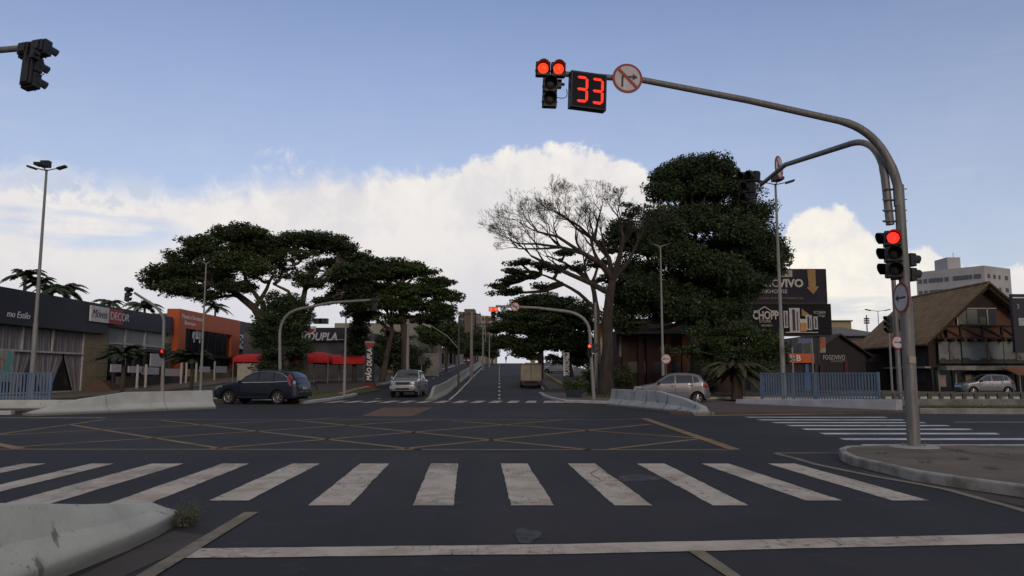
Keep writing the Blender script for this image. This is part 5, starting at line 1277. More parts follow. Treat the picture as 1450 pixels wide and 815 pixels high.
part(MB().prism([(hxm - 1.5, hy0 - .03, zh(435)), (hxm + 1.5, hy0 - .03, zh(435)), (hxm, hy0 - .03, zr - .45)], (0, .1, 0)), 'dark_panel', WOODD, h)
# balcony truss band
zb0, zb1 = zh(480), zh(460.5)
part(MB().box(hx0 + 1.45, hx1 - 1.3, hy0 - .25, hy0 - .1, zb0, zb1), 'balcony_wall', BRICK, h)
mb = MB(); mb.box(hx0 + 1.4, hx1 - 1.2, hy0 - .42, hy0 - .26, zb1 - .12, zb1).box(hx0 + .5, hx1 - .4, hy0 - .42, hy0 - .26, zb0, zb0 + .14)
xs_ = [xh(1329), xh(1357), xh(1388), xh(1415), xh(1434)]
for a, b_ in zip(xs_[:-1], xs_[1:]): mb.box(a - .06, a + .06, hy0 - .42, hy0 - .26, zb0, zb1); mb.bar((a, hy0 - .36, zb1 - .1), (b_, hy0 - .36, zb0 + .15), .08, .12)
part(mb, 'balcony_truss', WOODD, h)
mb = MB()
for px in range(1330, 1450, 14): mb.tube([(xh(px), hy0 - .9, zb0 - .12), (xh(px), hy0, zb0 - .12)], .11, 8)
part(mb, 'joist_ends', WOODB, h)
# posters
def poster(px0, px1, seed, wide):
    rr = random.Random(seed); x0, x1 = xh(px0), xh(px1); z0, z1 = zh(514.5), zh(483.5)
    P0 = part(MB().box(x0, x1, hy0 - .16, hy0 - .1, z0, z1), 'poster', mat('poster_pale', (.17,.19,.19), .7, vscale=.6, c2=(.11,.125,.135)), h)
    mb = MB(); n = 8; w = x1 - x0
    pts = [(x0, hy0 - .18, z0)] + [(x0 + w*k/n, hy0 - .18, z0 + .25 + .25*rr.random()) for k in range(n+1)] + [(x1, hy0 - .18, z0)]
    mb.prism(pts, (0, .015, 0)); 
    o = mb.build('poster_ground', mat('poster_dark', (.035,.036,.04), .7), P0)
    fc = x0 + w*(.5 if not wide else .62); g = MB()
    g.tube([(fc, hy0 - .19, z0 + .3), (fc + .1, hy0 - .19, z0 + .9), (fc, hy0 - .19, z0 + 1.3)], [.10, .16, .13], 8); g.tube([(fc, hy0 - .19, z0 + 1.3), (fc + .03, hy0 - .19, z0 + 1.62)], [.08, .11], 8)
    g.tube([(fc, hy0 - .19, z0 + 1.2), (fc - .35, hy0 - .19, z0 + .85)], [.06, .04], 6); g.tube([(fc + .1, hy0 - .19, z0 + .85), (fc + .4, hy0 - .19, z0 + .35)], [.1, .05], 6)
    g.build('poster_figure', mat('poster_tan', (.15,.125,.10), .7, vscale=3), P0)
poster(1326, 1357, 1, 0); poster(1359, 1417, 2, 1); poster(1418, 1452, 3, 0)
part(MB().box(hx0 + .5, hx1 + 2, hy0 - 1.5, hy0 - .1, zh(524), zh(518)), 'ledge', mat('ledge_grey', (.21,.21,.195), .9, vscale=1.5, c2=(.12,.12,.11)), h)
part(MB().box(hx0, hx1, hy0 - .05, hy0 + .2, 0, zh(524)), 'shop_glass', GLASSB, h)
for px in (1322, 1346, 1380, 1412, 1436): part(MB().box(xh(px)-.05, xh(px)+.05, hy0 - .4, hy0 - .3, 0, zh(524)), 'post', POLEG if px < 1350 else WOODD, h)
for px, c_ in ((1330, (.25,.2,.18)), (1366, (.2,.15,.1)), (1425, (.2,.2,.2))): part(MB().box(xh(px)-.25, xh(px)+.25, hy0 - .12, hy0 - .06, .5, 1.5), 'window_display', mat('disp%d' % px, c_, .8, vscale=4), h)
# side wall planks
for k in range(4): part(MB().box(hx0 - .08, hx0 - .02, hy0 + .6 + k*3, hy0 + 3.0 + k*3, .9, 2.9), 'side_panel', mat('side_panel_plum', (.035,.02,.022), .7, c2=(.02,.02,.026), vscale=2), h)
part(MB().box(hx0 - .5, hx0, hy0, hy1, 2.05, 2.2), 'side_ledge', POLEC, h)
# dark sign at right edge
e = bempty('edge_sign', xh(1446, 60), 60, 0, 'dark navy hanging sign board cut by the right picture edge', 'sign')
part(MB().box(xh(1436, 60), xh(1480, 60), 60, 60.3, zm(499, 60), zm(416, 60)), 'panel', mat('navy_panel', (.018,.02,.032), .6), e)
part(MB().box(xh(1437, 60), xh(1480, 60), 59.95, 60, zm(422, 60), zm(420.5, 60)), 'stripe', TXTW, e)
text('lettering', '3', .55, mat('letter_grey', (.3,.3,.32), .6), e, (xh(1441, 60) - e.location.x, -.05, zm(437, 60) - 0))
part(MB().box(xh(1443, 60), xh(1456, 60), 59.95, 60, zm(461, 60), zm(450, 60)), 'patch', mat('letter_grey', (.3,.3,.32), .6), e)
part(MB().tube([(xh(1462, 60), 60.2, 0), (xh(1462, 60), 60.2, zm(420, 60))], .12, 8), 'post', POLEC, e)
e = bempty('orange_awning_roof', xh(1446, 62), 62, 0, 'low orange awning under the navy sign at the right edge', 'awning')
part(MB().prism([(xh(1425, 62), 61, zm(531, 62)), (xh(1500, 62), 61, zm(531, 62)), (xh(1500, 62), 63, zm(521, 62)), (xh(1425, 62), 63, zm(521, 62))], (0, 0, .1)), 'cover', mat('awning_orange', (.22,.10,.05), .8), e)
part(MB().tube([(xh(1430, 62), 61.2, 0), (xh(1430, 62), 61.2, zm(530, 62))], .05, 6).tube([(xh(1495, 62), 61.2, 0), (xh(1495, 62), 61.2, zm(530, 62))], .05, 6), 'legs', POLEG, e)
# small dark gabled restaurant
Yr = 72.0
h2 = bempty('restaurant', fx(1190, Yr), Yr, 0, 'small black gabled restaurant behind the blue railing', 'restaurant')
a, b_, c_ = fx(1150, Yr), fx(1187, Yr), fx(1224, Yr); zl_, zp = zm(501, Yr), zm(474.5, Yr)
BLK = mat('restaurant_black', (.016,.015,.018), .7)
part(MB().prism([(a, Yr, 0), (c_, Yr, 0), (c_, Yr, zl_), (b_, Yr, zp), (a, Yr, zl_)], (0, .3, 0)), 'gable_wall', BLK, h2)
part(MB().box(a, c_ + 2.2, Yr + .3, Yr + 10, 0, zl_), 'wall', BLK, h2)
part(MB().prism([(a - .5, Yr - .5, zl_ - .35), (b_, Yr - .5, zp), (b_, Yr - .5, zp + .15), (a - .5, Yr - .5, zl_ - .2)], (0, 9, 0)), 'roof', WOODD, h2)
part(MB().prism([(c_ + .5, Yr - .5, zl_ - .35), (b_, Yr - .5, zp), (b_, Yr - .5, zp + .15), (c_ + .5, Yr - .5, zl_ - .2)], (0, 9, 0)), 'roof', WOODD, h2)
part(MB().prism([(b_, Yr + 3, zp - .1), (c_ + 3, Yr + 3, zl_ + .0), (c_ + 3, Yr + 9, zl_ + 1.5), (b_, Yr + 9, zp + .1)], (0, 0, .12)), 'rear_roof', TILES, h2)
text('lettering', 'FOGOVIVO', .62, mat('letter_dim', (.30,.30,.31), .6), h2, (fx(1163, Yr) - h2.location.x, -.06, zm(509, Yr)), sx=.66, bold=.01)
text('lettering', 'STEAKHOUSE', .26, mat('letter_dim', (.30,.30,.31), .6), h2, (fx(1174, Yr) - h2.location.x, -.06, zm(512.5, Yr)), sx=.9)
part(MB().box(fx(1193, Yr), fx(1197, Yr), Yr - .15, Yr, 0, zm(511, Yr)).box(fx(1160, Yr), fx(1162, Yr), Yr - .12, Yr, 0, zm(514, Yr)), 'pillar', mat('pillar_maroon', (.09,.025,.02), .8), h2)
part(MB().box(c_, fx(1226, Yr)+1, Yr - .12, Yr - .02, 1, zm(512, Yr)), 'door', GLASSB, h2)
# coloured mural wall, orange shop sign, blue door
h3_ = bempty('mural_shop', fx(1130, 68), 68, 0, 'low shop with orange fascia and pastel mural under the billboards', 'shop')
part(MB().box(fx(1060, 68), fx(1149, 68), 68, 76, 0, zm(500, 68)), 'wall', mat('wall_dark', (.03,.028,.032), .8), h3_)  # wall in one near-black tone
part(MB().box(fx(1113, 68), fx(1149, 68), 67.6, 68, zm(513.5, 68), zm(500.5, 68)), 'fascia', ORANGE, h3_)
text('lettering', 'B', .75, TXTW, h3_, (fx(1123, 68) - h3_.location.x, -.45, zm(511, 68)), bold=.01)
text('lettering', 'B', .75, TXTW, h3_, (fx(1114.5, 68) - h3_.location.x, -.45, zm(511, 68)), bold=.01)
part(MB().box(fx(1137, 68), fx(1142, 68), 67.85, 68, 0, zm(515, 68)), 'door', mat('door_blue', (.02,.09,.22), .5), h3_)
mb = MB(); mb.prism([(fx(1136, 70), 70, zm(499, 70)), (fx(1168, 70), 70, zm(499, 70)), (fx(1168, 70), 70, zm(477, 70)), (fx(1155, 70), 70, zm(479, 70)), (fx(1136, 70), 70, zm(487, 70))], (0, .3, 0))
part(mb, 'mural_wall', mat('mural_pale', (.28,.27,.22), .8), h3_)
mb = MB(); mb.prism([(fx(1151, 70), 69.95, zm(487, 70)), (fx(1158, 70), 69.95, zm(496, 70)), (fx(1168, 70), 69.95, zm(491, 70)), (fx(1168, 70), 69.95, zm(477.5, 70)), (fx(1156, 70), 69.95, zm(479.5, 70))], (0, .04, 0)); part(mb, 'mural_patch', mat('mural_coral', (.34,.13,.08), .8), h3_)
mb = MB(); mb.prism([(fx(1142, 70), 69.93, zm(497, 70)), (fx(1150, 70), 69.93, zm(486.5, 70)), (fx(1159, 70), 69.93, zm(497.5, 70))], (0, .04, 0)); part(mb, 'mural_patch', mat('mural_teal', (.12,.22,.21), .8), h3_)
for k in range(3): part(MB().box(fx(1147 + k*5, 68.5)-.06, fx(1147 + k*5, 68.5)+.06, 68.4, 68.5, 0, zm(517, 68)), 'post', TRIM, h3_)
# distant low roofs behind
h4 = bempty('grey_roof_hall', fx(1200, 110), 110, 0, 'low hall with a wide grey roof behind the restaurant', 'building')
part(MB().box(fx(1150, 110), fx(1245, 110), 110, 125, 0, zm(474, 110)), 'wall', GREYW, h4)
part(MB().prism([(fx(1140, 110), 109, zm(476, 110)), (fx(1250, 110), 109, zm(476, 110)), (fx(1226, 110), 118, zm(460, 110)), (fx(1160, 110), 118, zm(460, 110))], (0, 0, .2)), 'roof', mat('roof_grey', (.13,.125,.12), .9, vscale=.5), h4)
h5 = bempty('ochre_house', fx(1192, 130), 130, 0, 'small ochre flat-roofed house just visible right of the billboards', 'house')
part(MB().box(fx(1172, 130), fx(1206, 130), 130, 140, 0, zm(455, 130)), 'wall', mat('ochre_pale', (.30,.27,.15), .85), h5)
part(MB().box(fx(1171, 130), fx(1207, 130), 129.6, 140, zm(455, 130), zm(454, 130)+.1), 'roof', mat('roof_grey', (.13,.125,.12), .9), h5)
e = bempty('radio_mast', fx(1228, 160), 160, 0, 'thin lattice radio mast on the skyline by the tiled roof', 'mast')
part(MB().tube([(fx(1228, 160), 160, 0), (fx(1228, 160), 160, zm(446, 160))], .12, 5), 'mast', TRIM, e)
for k in range(3): part(MB().box(fx(1228, 160)-.5, fx(1228, 160)+.5, 159.8, 160.2, zm(452 - k*0 + k*3, 160), zm(450 + k*3, 160)), 'antenna', TRIM, e)
# billboards
def billboard(label, px0, px1, pyt, pyb, Y, m_, dark=True):
    e = bempty('billboard', fx((px0+px1)/2, Y), Y, 0, label, 'billboard', 'billboards on the right')
    x0, x1 = fx(px0, Y), fx(px1, Y); z0, z1 = zm(pyb, Y), zm(pyt, Y)
    part(MB().box(x0, x1, Y, Y + .25, z0, z1), 'panel', m_, e)
    part(MB().box(x0 - .05, x1 + .05, Y - .03, Y + .28, z1, z1 + .07).box(x0 - .05, x1 + .05, Y - .03, Y + .28, z0 - .12, z0).box(x1, x1 + .07, Y - .03, Y + .28, z0, z1), 'frame', POLEG if not dark else TRIM, e)
    for t in (.12, .5, .88): part(MB().box(x0 + (x1-x0)*t - .12, x0 + (x1-x0)*t + .12, Y + .3, Y + .5, 0, z1 - .2), 'leg', TRIM, e)
    return e, x0, x1, z0, z1
BBD = mat('billboard_dark', (.024,.021,.034), .9, vscale=.4); BBG = mat('billboard_green', (.008,.045,.035), .6)
CREAM = mat('print_cream', (.40,.38,.35), .6); OCH = mat('print_ochre', (.26,.155,.05), .6)
e, x0, x1, z0, z1 = billboard('upper dark billboard with a downward ochre arrow', 1031, 1172.5, 381.5, 428, 68, BBD)
ex = e.location.x
def BX(px): return fx(px, 68)
def BZ(py): return zm(py, 68)
part(MB().prism([(BX(a), 67.93, BZ(b_)) for a, b_ in ((1146.5,381.8),(1158,381.8),(1158,405.5),(1162.5,405.5),(1153.5,416.5),(1144.5,407),(1147.5,406))], (0, .05, 0)), 'arrow', OCH, e)
part(MB().box(BX(1100), BX(1125), 67.93, 67.98, BZ(392), BZ(382.5)), 'small_panel', mat('print_beige', (.30,.28,.22), .6), e)
text('lettering', 'FOGO', .95, CREAM, e, (BX(1064) - ex, -.06, BZ(406)), sx=1.0)
text('lettering', 'VIVO', .98, CREAM, e, (BX(1104.5) - ex, -.06, BZ(406)), sx=1.0, bold=.035)
text('lettering', 'STEAKHOUSE', .48, CREAM, e, (BX(1068) - ex, -.06, BZ(415)), sx=1.05)
text('lettering', 'UMA NOVA ESTA EXPERIENCIA', .26, mat('print_ochre_dim', (.2,.15,.1), .6), e, (BX(1062) - ex, -.06, BZ(423.5)), sx=1.32)
e, x0, x1, z0, z1 = billboard('lower black billboard with beer cans and a lager glass', 1035, 1177, 431, 474, 68.1, mat('billboard_black', (.010,.009,.014), .9))
ex = e.location.x
text('lettering', 'CHOPP', 1.0, CREAM, e, (BX(1066.5) - ex, -.14, BZ(451.5)), sx=.70, bold=.03)
text('lettering', 'STORE', .36, CREAM, e, (BX(1075) - ex, -.14, BZ(456.5)), sx=1.0)
text('lettering', 'DELIVERY', .26, CREAM, e, (BX(1078) - ex, -.14, BZ(462)), sx=.9)
text('lettering', 'ECOBIER', .34, CREAM, e, (BX(1153) - ex, -.14, BZ(444)), sx=.8)
text('lettering', 'Chopp', .28, CREAM, e, (BX(1159) - ex, -.14, BZ(448)), sx=.8)
part(MB().bar((BX(1067), 67.95, BZ(440)), (BX(1074), 67.95, BZ(440)), .04, .07).bar((BX(1074), 67.95, BZ(440)), (BX(1083.5), 67.95, BZ(434)), .04, .08).bar((BX(1083.5), 67.95, BZ(434)), (BX(1093), 67.95, BZ(440)), .04, .08).bar((BX(1093), 67.95, BZ(440)), (BX(1101), 67.95, BZ(440)), .04, .07), 'roof_outline', CREAM, e)
CANW = mat('can_white', (.36,.36,.38), .5)
for (a, b_, t_, bt) in ((1110,1116,440,464),(1118,1133,436,470),(1141,1150,446,467),(1152,1158,448,466)):
    part(MB().box(BX(a), BX(b_), 67.9, 68.0, BZ(bt), BZ(t_)), 'can', CANW, e)
    part(MB().box(BX(a + (b_-a)*.28), BX(a + (b_-a)*.55), 67.88, 67.9, BZ(bt - 2), BZ(t_ + 2)).box(BX(a + (b_-a)*.7), BX(a + (b_-a)*.8), 67.88, 67.9, BZ(bt - 2), BZ(t_ + 5)), 'can_stripes', TXTK, e)
part(MB().box(BX(1133), BX(1141.5), 67.84, 67.9, BZ(469), BZ(457)), 'beer_glass', mat('beer', (.38,.17,.03), .4), e)
part(MB().box(BX(1132.5), BX(1142), 67.83, 67.88, BZ(457), BZ(451.5)), 'beer_foam', mat('foam', (.5,.46,.38), .6), e)
part(MB().prism([(BX(1136), 67.93, BZ(447)), (BX(1136), 67.93, BZ(437)), (BX(1147), 67.93, BZ(445)), (BX(1145), 67.93, BZ(449))], (0, .04, 0)), 'bottle', mat('bottle_gold', (.22,.15,.05), .5), e)
part(MB().box(BX(1112), BX(1158), 67.93, 67.97, BZ(471), BZ(469.8)), 'base_line', CREAM, e)
e, x0, x1, z0, z1 = billboard('green billboard with red flowers half hidden by the trees', 960, 1056, 431.5, 474, 67, BBG)
mb = MB()
for a, b_, r_ in ((1037,436,.18),(1034,441,.2),(1031,446,.12),(1036,450,.16),(1034,458,.22),(1031,463,.2),(1036,466,.15),(1033,470,.12)): mb.tube([(fx(a, 67), 66.93, zm(b_, 67)), (fx(a, 67), 66.98, zm(b_, 67))], r_, 7)
part(mb, 'print_flowers', mat('print_red', (.30,.02,.03), .6), e)
text('lettering', 'PARK', .35, CREAM, e, (fx(1007, 67) - e.location.x, -.06, zm(467, 67)))
# red-brown building behind the big tree
Yb = 60.0
h6 = bempty('brick_building', fx(930, Yb), Yb, 0, 'dark red-brown building with pillars behind the tree trunk', 'building')
RB = mat('brick_dark', (.040,.022,.020), .9, vscale=1); RB2 = mat('brick_orange', (.085,.033,.018), .9, vscale=1.2)
part(MB().box(fx(873, Yb), fx(1045, Yb), Yb, Yb + 6, 0, zm(468, Yb)), 'wall', RB, h6)
part(MB().prism([(fx(866, Yb), Yb - .6, zm(473, Yb)), (fx(890, Yb), Yb + 2, zm(448, Yb)), (fx(950, Yb), Yb + 2, zm(448, Yb)), (fx(975, Yb), Yb - .6, zm(473, Yb))], (0, .5, 0)), 'roof', mat('roof_maroon', (.05,.022,.02), .9), h6)
for px in (884, 906, 918, 945, 968): part(MB().box(fx(px, Yb)-.22, fx(px, Yb)+.22, Yb - .3, Yb, 0, zm(474, Yb)), 'pillar', RB2 if px > 940 else RB, h6)
part(MB().box(fx(888, Yb), fx(944, Yb), Yb - .06, Yb, zm(528, Yb), zm(512, Yb)).box(fx(950, Yb), fx(1003, Yb), Yb - .06, Yb, zm(526, Yb), zm(512, Yb)), 'window', mat('window_slate', (.016,.02,.028), .3), h6)
part(MB().box(fx(948, Yb), fx(1015, Yb), Yb - .12, Yb, zm(511.5, Yb), zm(497, Yb)).box(fx(948, Yb), fx(1030, Yb), Yb - .12, Yb, zm(533, Yb), zm(527, Yb)), 'panel', RB2, h6)
part(MB().box(fx(876, Yb), fx(880, Yb), Yb - .1, Yb, zm(505, Yb), zm(475, Yb)), 'pale_strip', mat('strip_pale', (.18,.17,.15), .8), h6)
# small totems on the right of the avenue
Yt = 63.0; c = PY(802, 532, Yt); e = bempty('totem_sign', c.x, Yt, T(c.x, Yt), 'narrow white and black totem beside the planter on the tree island', 'totem sign')
xq = c.x; za, zb_ = zm(532, Yt), zm(498.5, Yt)
part(MB().box(xq - .27, xq + .27, Yt, Yt + .2, T(xq, Yt), zb_), 'panel', mat('totem_grey', (.045,.045,.05), .5), e)
part(MB().box(xq - .25, xq + .25, Yt - .03, Yt, zb_ - .46, zb_ - .03).box(xq - .25, xq - .08, Yt - .03, Yt, za, zb_ - .52), 'white_panel', TXTW, e)
text('lettering', 'P', .44, TXTK, e, (-.14, -.05, zb_ - .40 - e.location.z), bold=.01)
text('lettering', 'PLANUM', .46, TXTW, e, (.24, -.04, za + .05 - e.location.z), (R(90), R(-90), 0), sx=.78, bold=.012)
c = PY(853, 500, 58); e = bempty('orange_totem', c.x, 58, 0.2, 'orange and white pylon glimpsed left of the big tree trunk', 'totem sign')
part(MB().box(c.x - .22, c.x + .30, 58, 58.3, zm(478, 58), zm(460, 58)), 'orange_top', mat('totem_orange', (.42,.17,.03), .6), e)
part(MB().box(c.x - .16, c.x + .24, 58.02, 58.28, 0, zm(478, 58)), 'white_shaft', mat('shaft_pale', (.30,.29,.26), .8), e)
# blue planter
c = PY(813, 561, 46.5); e = empty('planter', (c.x, 46.5, .12), 0, 'squat dark blue planter tub on the paved tree island', 'planter')
MB().loft([[(r_*a*1.0, r_*b_*.8, z) for a, b_ in ((-1,-1),(1,-1),(1,1),(-1,1))] for r_, z in ((.42, 0), (.52, .42), (.55, .44))]).build('tub', mat('tub_blue', (.02,.03,.05), .6), e, bevel=.03)
# ------------------------------------------------------------------ vegetation
def foliage_mat(name, dark, light, rough=.6, transl=.0):
    m = mat(name, dark, rough, spec=.25); t = m.node_tree; b = t.nodes['Principled BSDF']; v = t.nodes.new('ShaderNodeTexCoord').outputs['Object']
    g1 = noise(t, v, .55, 4, .6); g2 = noise(t, v, 5.5, 3, .7)
    c = mixc(t, (smooth(g1, .3, .7) * .6 + smooth(g2, .3, .7) * .5).clamp(), dark, light)
    t.links.new(c, b.inputs['Base Color']); return m
LEAF = foliage_mat('leaves_dark', (.016,.029,.012), (.058,.082,.027)); LEAF2 = foliage_mat('leaves_mid', (.024,.042,.014), (.060,.088,.026)); LEAF3 = foliage_mat('leaves_blue', (.014,.028,.013), (.056,.082,.030))
LEAFP = foliage_mat('palm_leaves', (.020,.034,.016), (.050,.068,.030)); BARK = mat('bark', (.075,.062,.050), .95, vscale=2, c2=(.045,.038,.032), streak=(3,3,.5), bump=.5, bscale=12); BARKL = mat('bark_pale', (.12,.098,.078), .95, vscale=2, c2=(.07,.058,.048), streak=(3,3,.5), bump=.5, bscale=12)
TWIG = mat('bare_twigs', (.034,.028,.024), .95)
def leaf_mesh(name, centres, size, m, parent, flat=.5, jitter=.35):
    """one rhombic leaf clump per centre"""
    C = np.asarray(centres, dtype=np.float32); n = len(C)
    a = RNG.normal(size=(n, 3)); a[:, 2] *= flat; a /= np.linalg.norm(a, axis=1)[:, None] + 1e-9
    b = RNG.normal(size=(n, 3)); b[:, 2] *= flat; b -= a * (a*b).sum(1)[:, None]; b /= np.linalg.norm(b, axis=1)[:, None] + 1e-9
    s = size * (1 + jitter * RNG.normal(size=n)).clip(.4, 1.8)[:, None]
    V = np.stack([C - a*s, C + b*s*.48, C + a*s, C - b*s*.48], 1).reshape(-1, 3).astype(np.float32)
    me = bpy.data.meshes.new(name); me.vertices.add(4*n); me.vertices.foreach_set('co', V.ravel())
    me.loops.add(4*n); me.loops.foreach_set('vertex_index', np.arange(4*n, dtype=np.int32))
    me.polygons.add(n); me.polygons.foreach_set('loop_start', np.arange(0, 4*n, 4, dtype=np.int32))
    try: me.polygons.foreach_set('loop_total', np.full(n, 4, dtype=np.int32))
    except Exception: pass
    me.update(calc_edges=True); me.materials.append(m)
    o = bpy.data.objects.new(name, me); col.objects.link(o); o.parent = parent; return o
def tree(name, label, base, Y, trunks, clusters, m=LEAF, bark=BARK, leaf=.17, dens=1.0, clump=.75, group=None, cat='tree', flat=.55, vflat=.5, z0=None, twigs=6):
    """trunks: [( [(px,py),...], r0, r1 )]; clusters: (px, py, rx, ry, dY) ellipses of foliage in photo pixels at depth Y + dY"""
    bx = PY(base[0], base[1], Y); zb = T(bx.x, Y) if z0 is None else z0
    e = empty(name, (bx.x, Y, zb), 0, label, cat, group); off = Vector(e.location)
    rnd = random.Random(hash(label) % 1000 if False else sum(map(ord, label)))
    tb = MB(); ends = []
    for pts, r0, r1 in trunks:
        P3 = []
        for i, q in enumerate(pts):
            dY = q[2] if len(q) > 2 else 0; P3.append(PY(q[0], q[1], Y + dY))
        if pts[0][:2] == tuple(base): P3[0].z = zb - .1
        # smooth
        S = []
        for a, b in zip(P3[:-1], P3[1:]):
            for k in range(3): S.append(a.lerp(b, k/3) + Vector((rnd.uniform(-.05,.05), rnd.uniform(-.05,.05), 0)) * (1 if k else 0))
        S.append(P3[-1]); n = len(S)
        tb.tube([p - off for p in S], [r0 + (r1-r0)*i/(n-1) for i in range(n)], 9); ends += S[n//2:]
    clumps = []
    lim = MB()
    for cl_ in clusters:
        px, py, rx, ry, dY = cl_[:5]; dd = cl_[5] if len(cl_) > 5 else 1.0
        yy = Y + dY; c = PY(px, py, yy); k = yy/F; R3 = Vector((rx*k, max(rx*k*.75, ry*k), ry*k)); vol = R3.x*R3.y*R3.z
        nc = int(max(10, dens * dd * 10.5 * (R3.x*R3.y*R3.z)**.72 / clump**1.6 * 1.6)); mine = []
        for _ in range(nc):
            v = Vector((rnd.gauss(0,1), rnd.gauss(0,1), rnd.gauss(0,1))).normalized() * (rnd.random() ** .38)
            if v.z < -.3: v.z *= .6
            p = c + Vector((v.x*R3.x, v.y*R3.y, v.z*R3.z)) * (rnd.uniform(.85, 1.06) if rnd.random() > .10 else rnd.uniform(1.08, 1.28)); mine.append(p)
        clumps += [(p, clump * rnd.uniform(.55, 1.15)) for p in mine]
        if ends:
            s = min(ends, key=lambda q: (q - c).length + max(0, q.z - c.z)*2); cc = c - Vector((0, 0, R3.z*.4)); mid = s.lerp(cc, .5) + Vector((0, 0, -.05*(s-cc).length + rnd.uniform(-.2,.3)))
            pts = [s, s.lerp(mid, .6) + Vector((rnd.uniform(-.2,.2),)*3), mid, cc]
            if (s - cc).length > .5: lim.tube([p - off for p in pts], [.17, .14, .11, .06], 6)
            for p in mine[:twigs * 2]:
                q = cc.lerp(p, .5) + Vector((rnd.uniform(-.3,.3), rnd.uniform(-.3,.3), -.15)); lim.tube([cc - off, q - off, p - off], [.06, .035, .015], 4, cap=False)
    if trunks or ends: 
        tb.v += [] ; o_ = len(tb.v); tb.v += lim.v; tb.f += [tuple(i + o_ for i in f) for f in lim.f]; tb.m += lim.m
        tb.build('trunk', bark, e, smooth_=True)
    cs = []
    for p, r in clumps:
        n = int(84 * (r/.6)**2 * (.17/leaf)**1.2)
        g = RNG.normal(size=(n, 3)); g /= np.linalg.norm(g, axis=1)[:, None]; g *= (RNG.random(n) ** .45)[:, None] * r; g[:, 2] *= vflat
        cs.append(g + np.array(p - off))
    leaf_mesh('crown', np.concatenate(cs), leaf * .63, m, e, flat)
    return e
# left big pair of spreading trees
tree('rain_tree', 'broad spreading tree directly behind the orange shop', (388, 548), 60,
    [([(388,548),(384,500),(374,462),(360,436),(330,412),(300,402)], .52, .16), ([(374,462),(372,430),(352,405),(340,370)], .26, .10), ([(360,436),(378,408),(390,380)], .2, .08)],
    [(238,388,36,15,0),(222,402,22,10,0),(262,372,30,18,1),(290,350,38,19,0),(322,333,36,13,1),(345,328,30,11,-1),(300,392,34,13,2),(272,412,30,9,1),(340,365,36,22,0,.8),(318,375,30,18,-2),(345,405,20,10,2),(375,348,22,14,0,.8),(300,420,22,8,-1),(385,370,16,14,1,.8),(362,385,24,14,-2,.8),(372,335,22,10,0,.8),(280,385,30,14,3),(325,405,26,9,-2,.8),(355,352,26,14,2),(250,405,25,12,-2)],
    m=LEAF, clump=.8, leaf=.17, group='spreading trees on the left')
tree('rain_tree', 'wide crowned tree with pale forked limbs above the garage shop', (432, 545), 61,
    [([(432,545),(428,500),(418,470),(424,440),(432,410),(446,385)], .42, .14), ([(418,470),(440,440),(452,425)], .18, .08), ([(424,440),(408,412),(388,402)], .18, .08), ([(432,410),(460,388),(478,372)], .14, .06), ([(432,410),(418,380),(412,355)], .12, .05)],
    [(415,340,30,13,0,.9),(445,338,34,12,1),(478,345,30,14,0),(498,362,24,15,1),(508,385,20,16,0),(470,370,24,13,2,.6),(430,360,22,10,-1,.5),(490,405,22,12,0),(505,425,24,16,1),(440,398,24,13,-1,.9),(455,425,18,6,0,.7),(405,352,22,10,1,.9),(392,362,16,10,-1,.8),(448,378,24,10,3,.5),(490,385,22,14,-2,.9),(480,420,22,12,2,.6),(400,386,26,14,1,.45),(430,392,20,12,-1,.5),(505,400,26,20,1),(528,378,22,14,1),(456,352,26,14,2),(466,395,18,8,1,.4)],
    m=LEAF, bark=BARKL, clump=.72, leaf=.16, group='spreading trees on the left')
tree('bushy_tree', 'dense bushy tree rising over the suv roof', (410, 550), 57, [([(410,550),(405,505),(400,470)], .3, .15)],
    [(402,430,30,22,0),(396,462,38,26,0),(406,490,34,24,0),(398,515,32,24,1),(426,448,16,22,1),(374,480,14,22,0)], m=LEAF3, clump=.7, leaf=.15, dens=1.2)
tree('umbrella_tree', 'layered dark tree behind the pickup', (575, 540), 66,
    [([(575,540),(574,500),(572,465),(566,430),(572,405)], .42, .16), ([(540,540),(548,500),(556,470),(548,440)], .3, .12), ([(566,430),(600,418),(622,415)], .14, .06), ([(556,470),(530,450),(520,430)], .16, .08)],
    [(568,374,30,9,0),(590,382,36,11,0),(550,388,34,13,1),(614,398,26,9,0),(600,412,40,12,0),(632,420,22,8,0),(560,412,42,16,1),(580,432,50,13,0),(625,440,24,10,0),(540,430,32,16,-1),(520,410,24,18,0),(520,445,24,14,1,.8),(600,452,38,8,1,.8),(555,452,30,10,0,.7),(512,385,18,14,1)],
    m=LEAF2, clump=.8, leaf=.18, group='spreading trees on the left', vflat=.36)
tree('roadside_shrub', 'dark trunk-height greenery under the layered tree', (560, 540), 68, [([(560,540),(560,500)], .25, .1)], [(548,500,20,34,0,.8),(572,505,16,34,0,.7),(590,515,14,20,0,.6)], m=LEAF3, clump=.8, leaf=.18, cat='shrub')
tree('columnar_tree', 'dark narrow tree between the garage shop and the totem', (502, 540), 72, [([(502,540),(502,500),(502,450)], .22, .1)], [(500,440,14,14,0),(508,465,14,16,0),(506,490,14,22,0),(496,420,12,10,0)], m=LEAF3, clump=.7, leaf=.18)
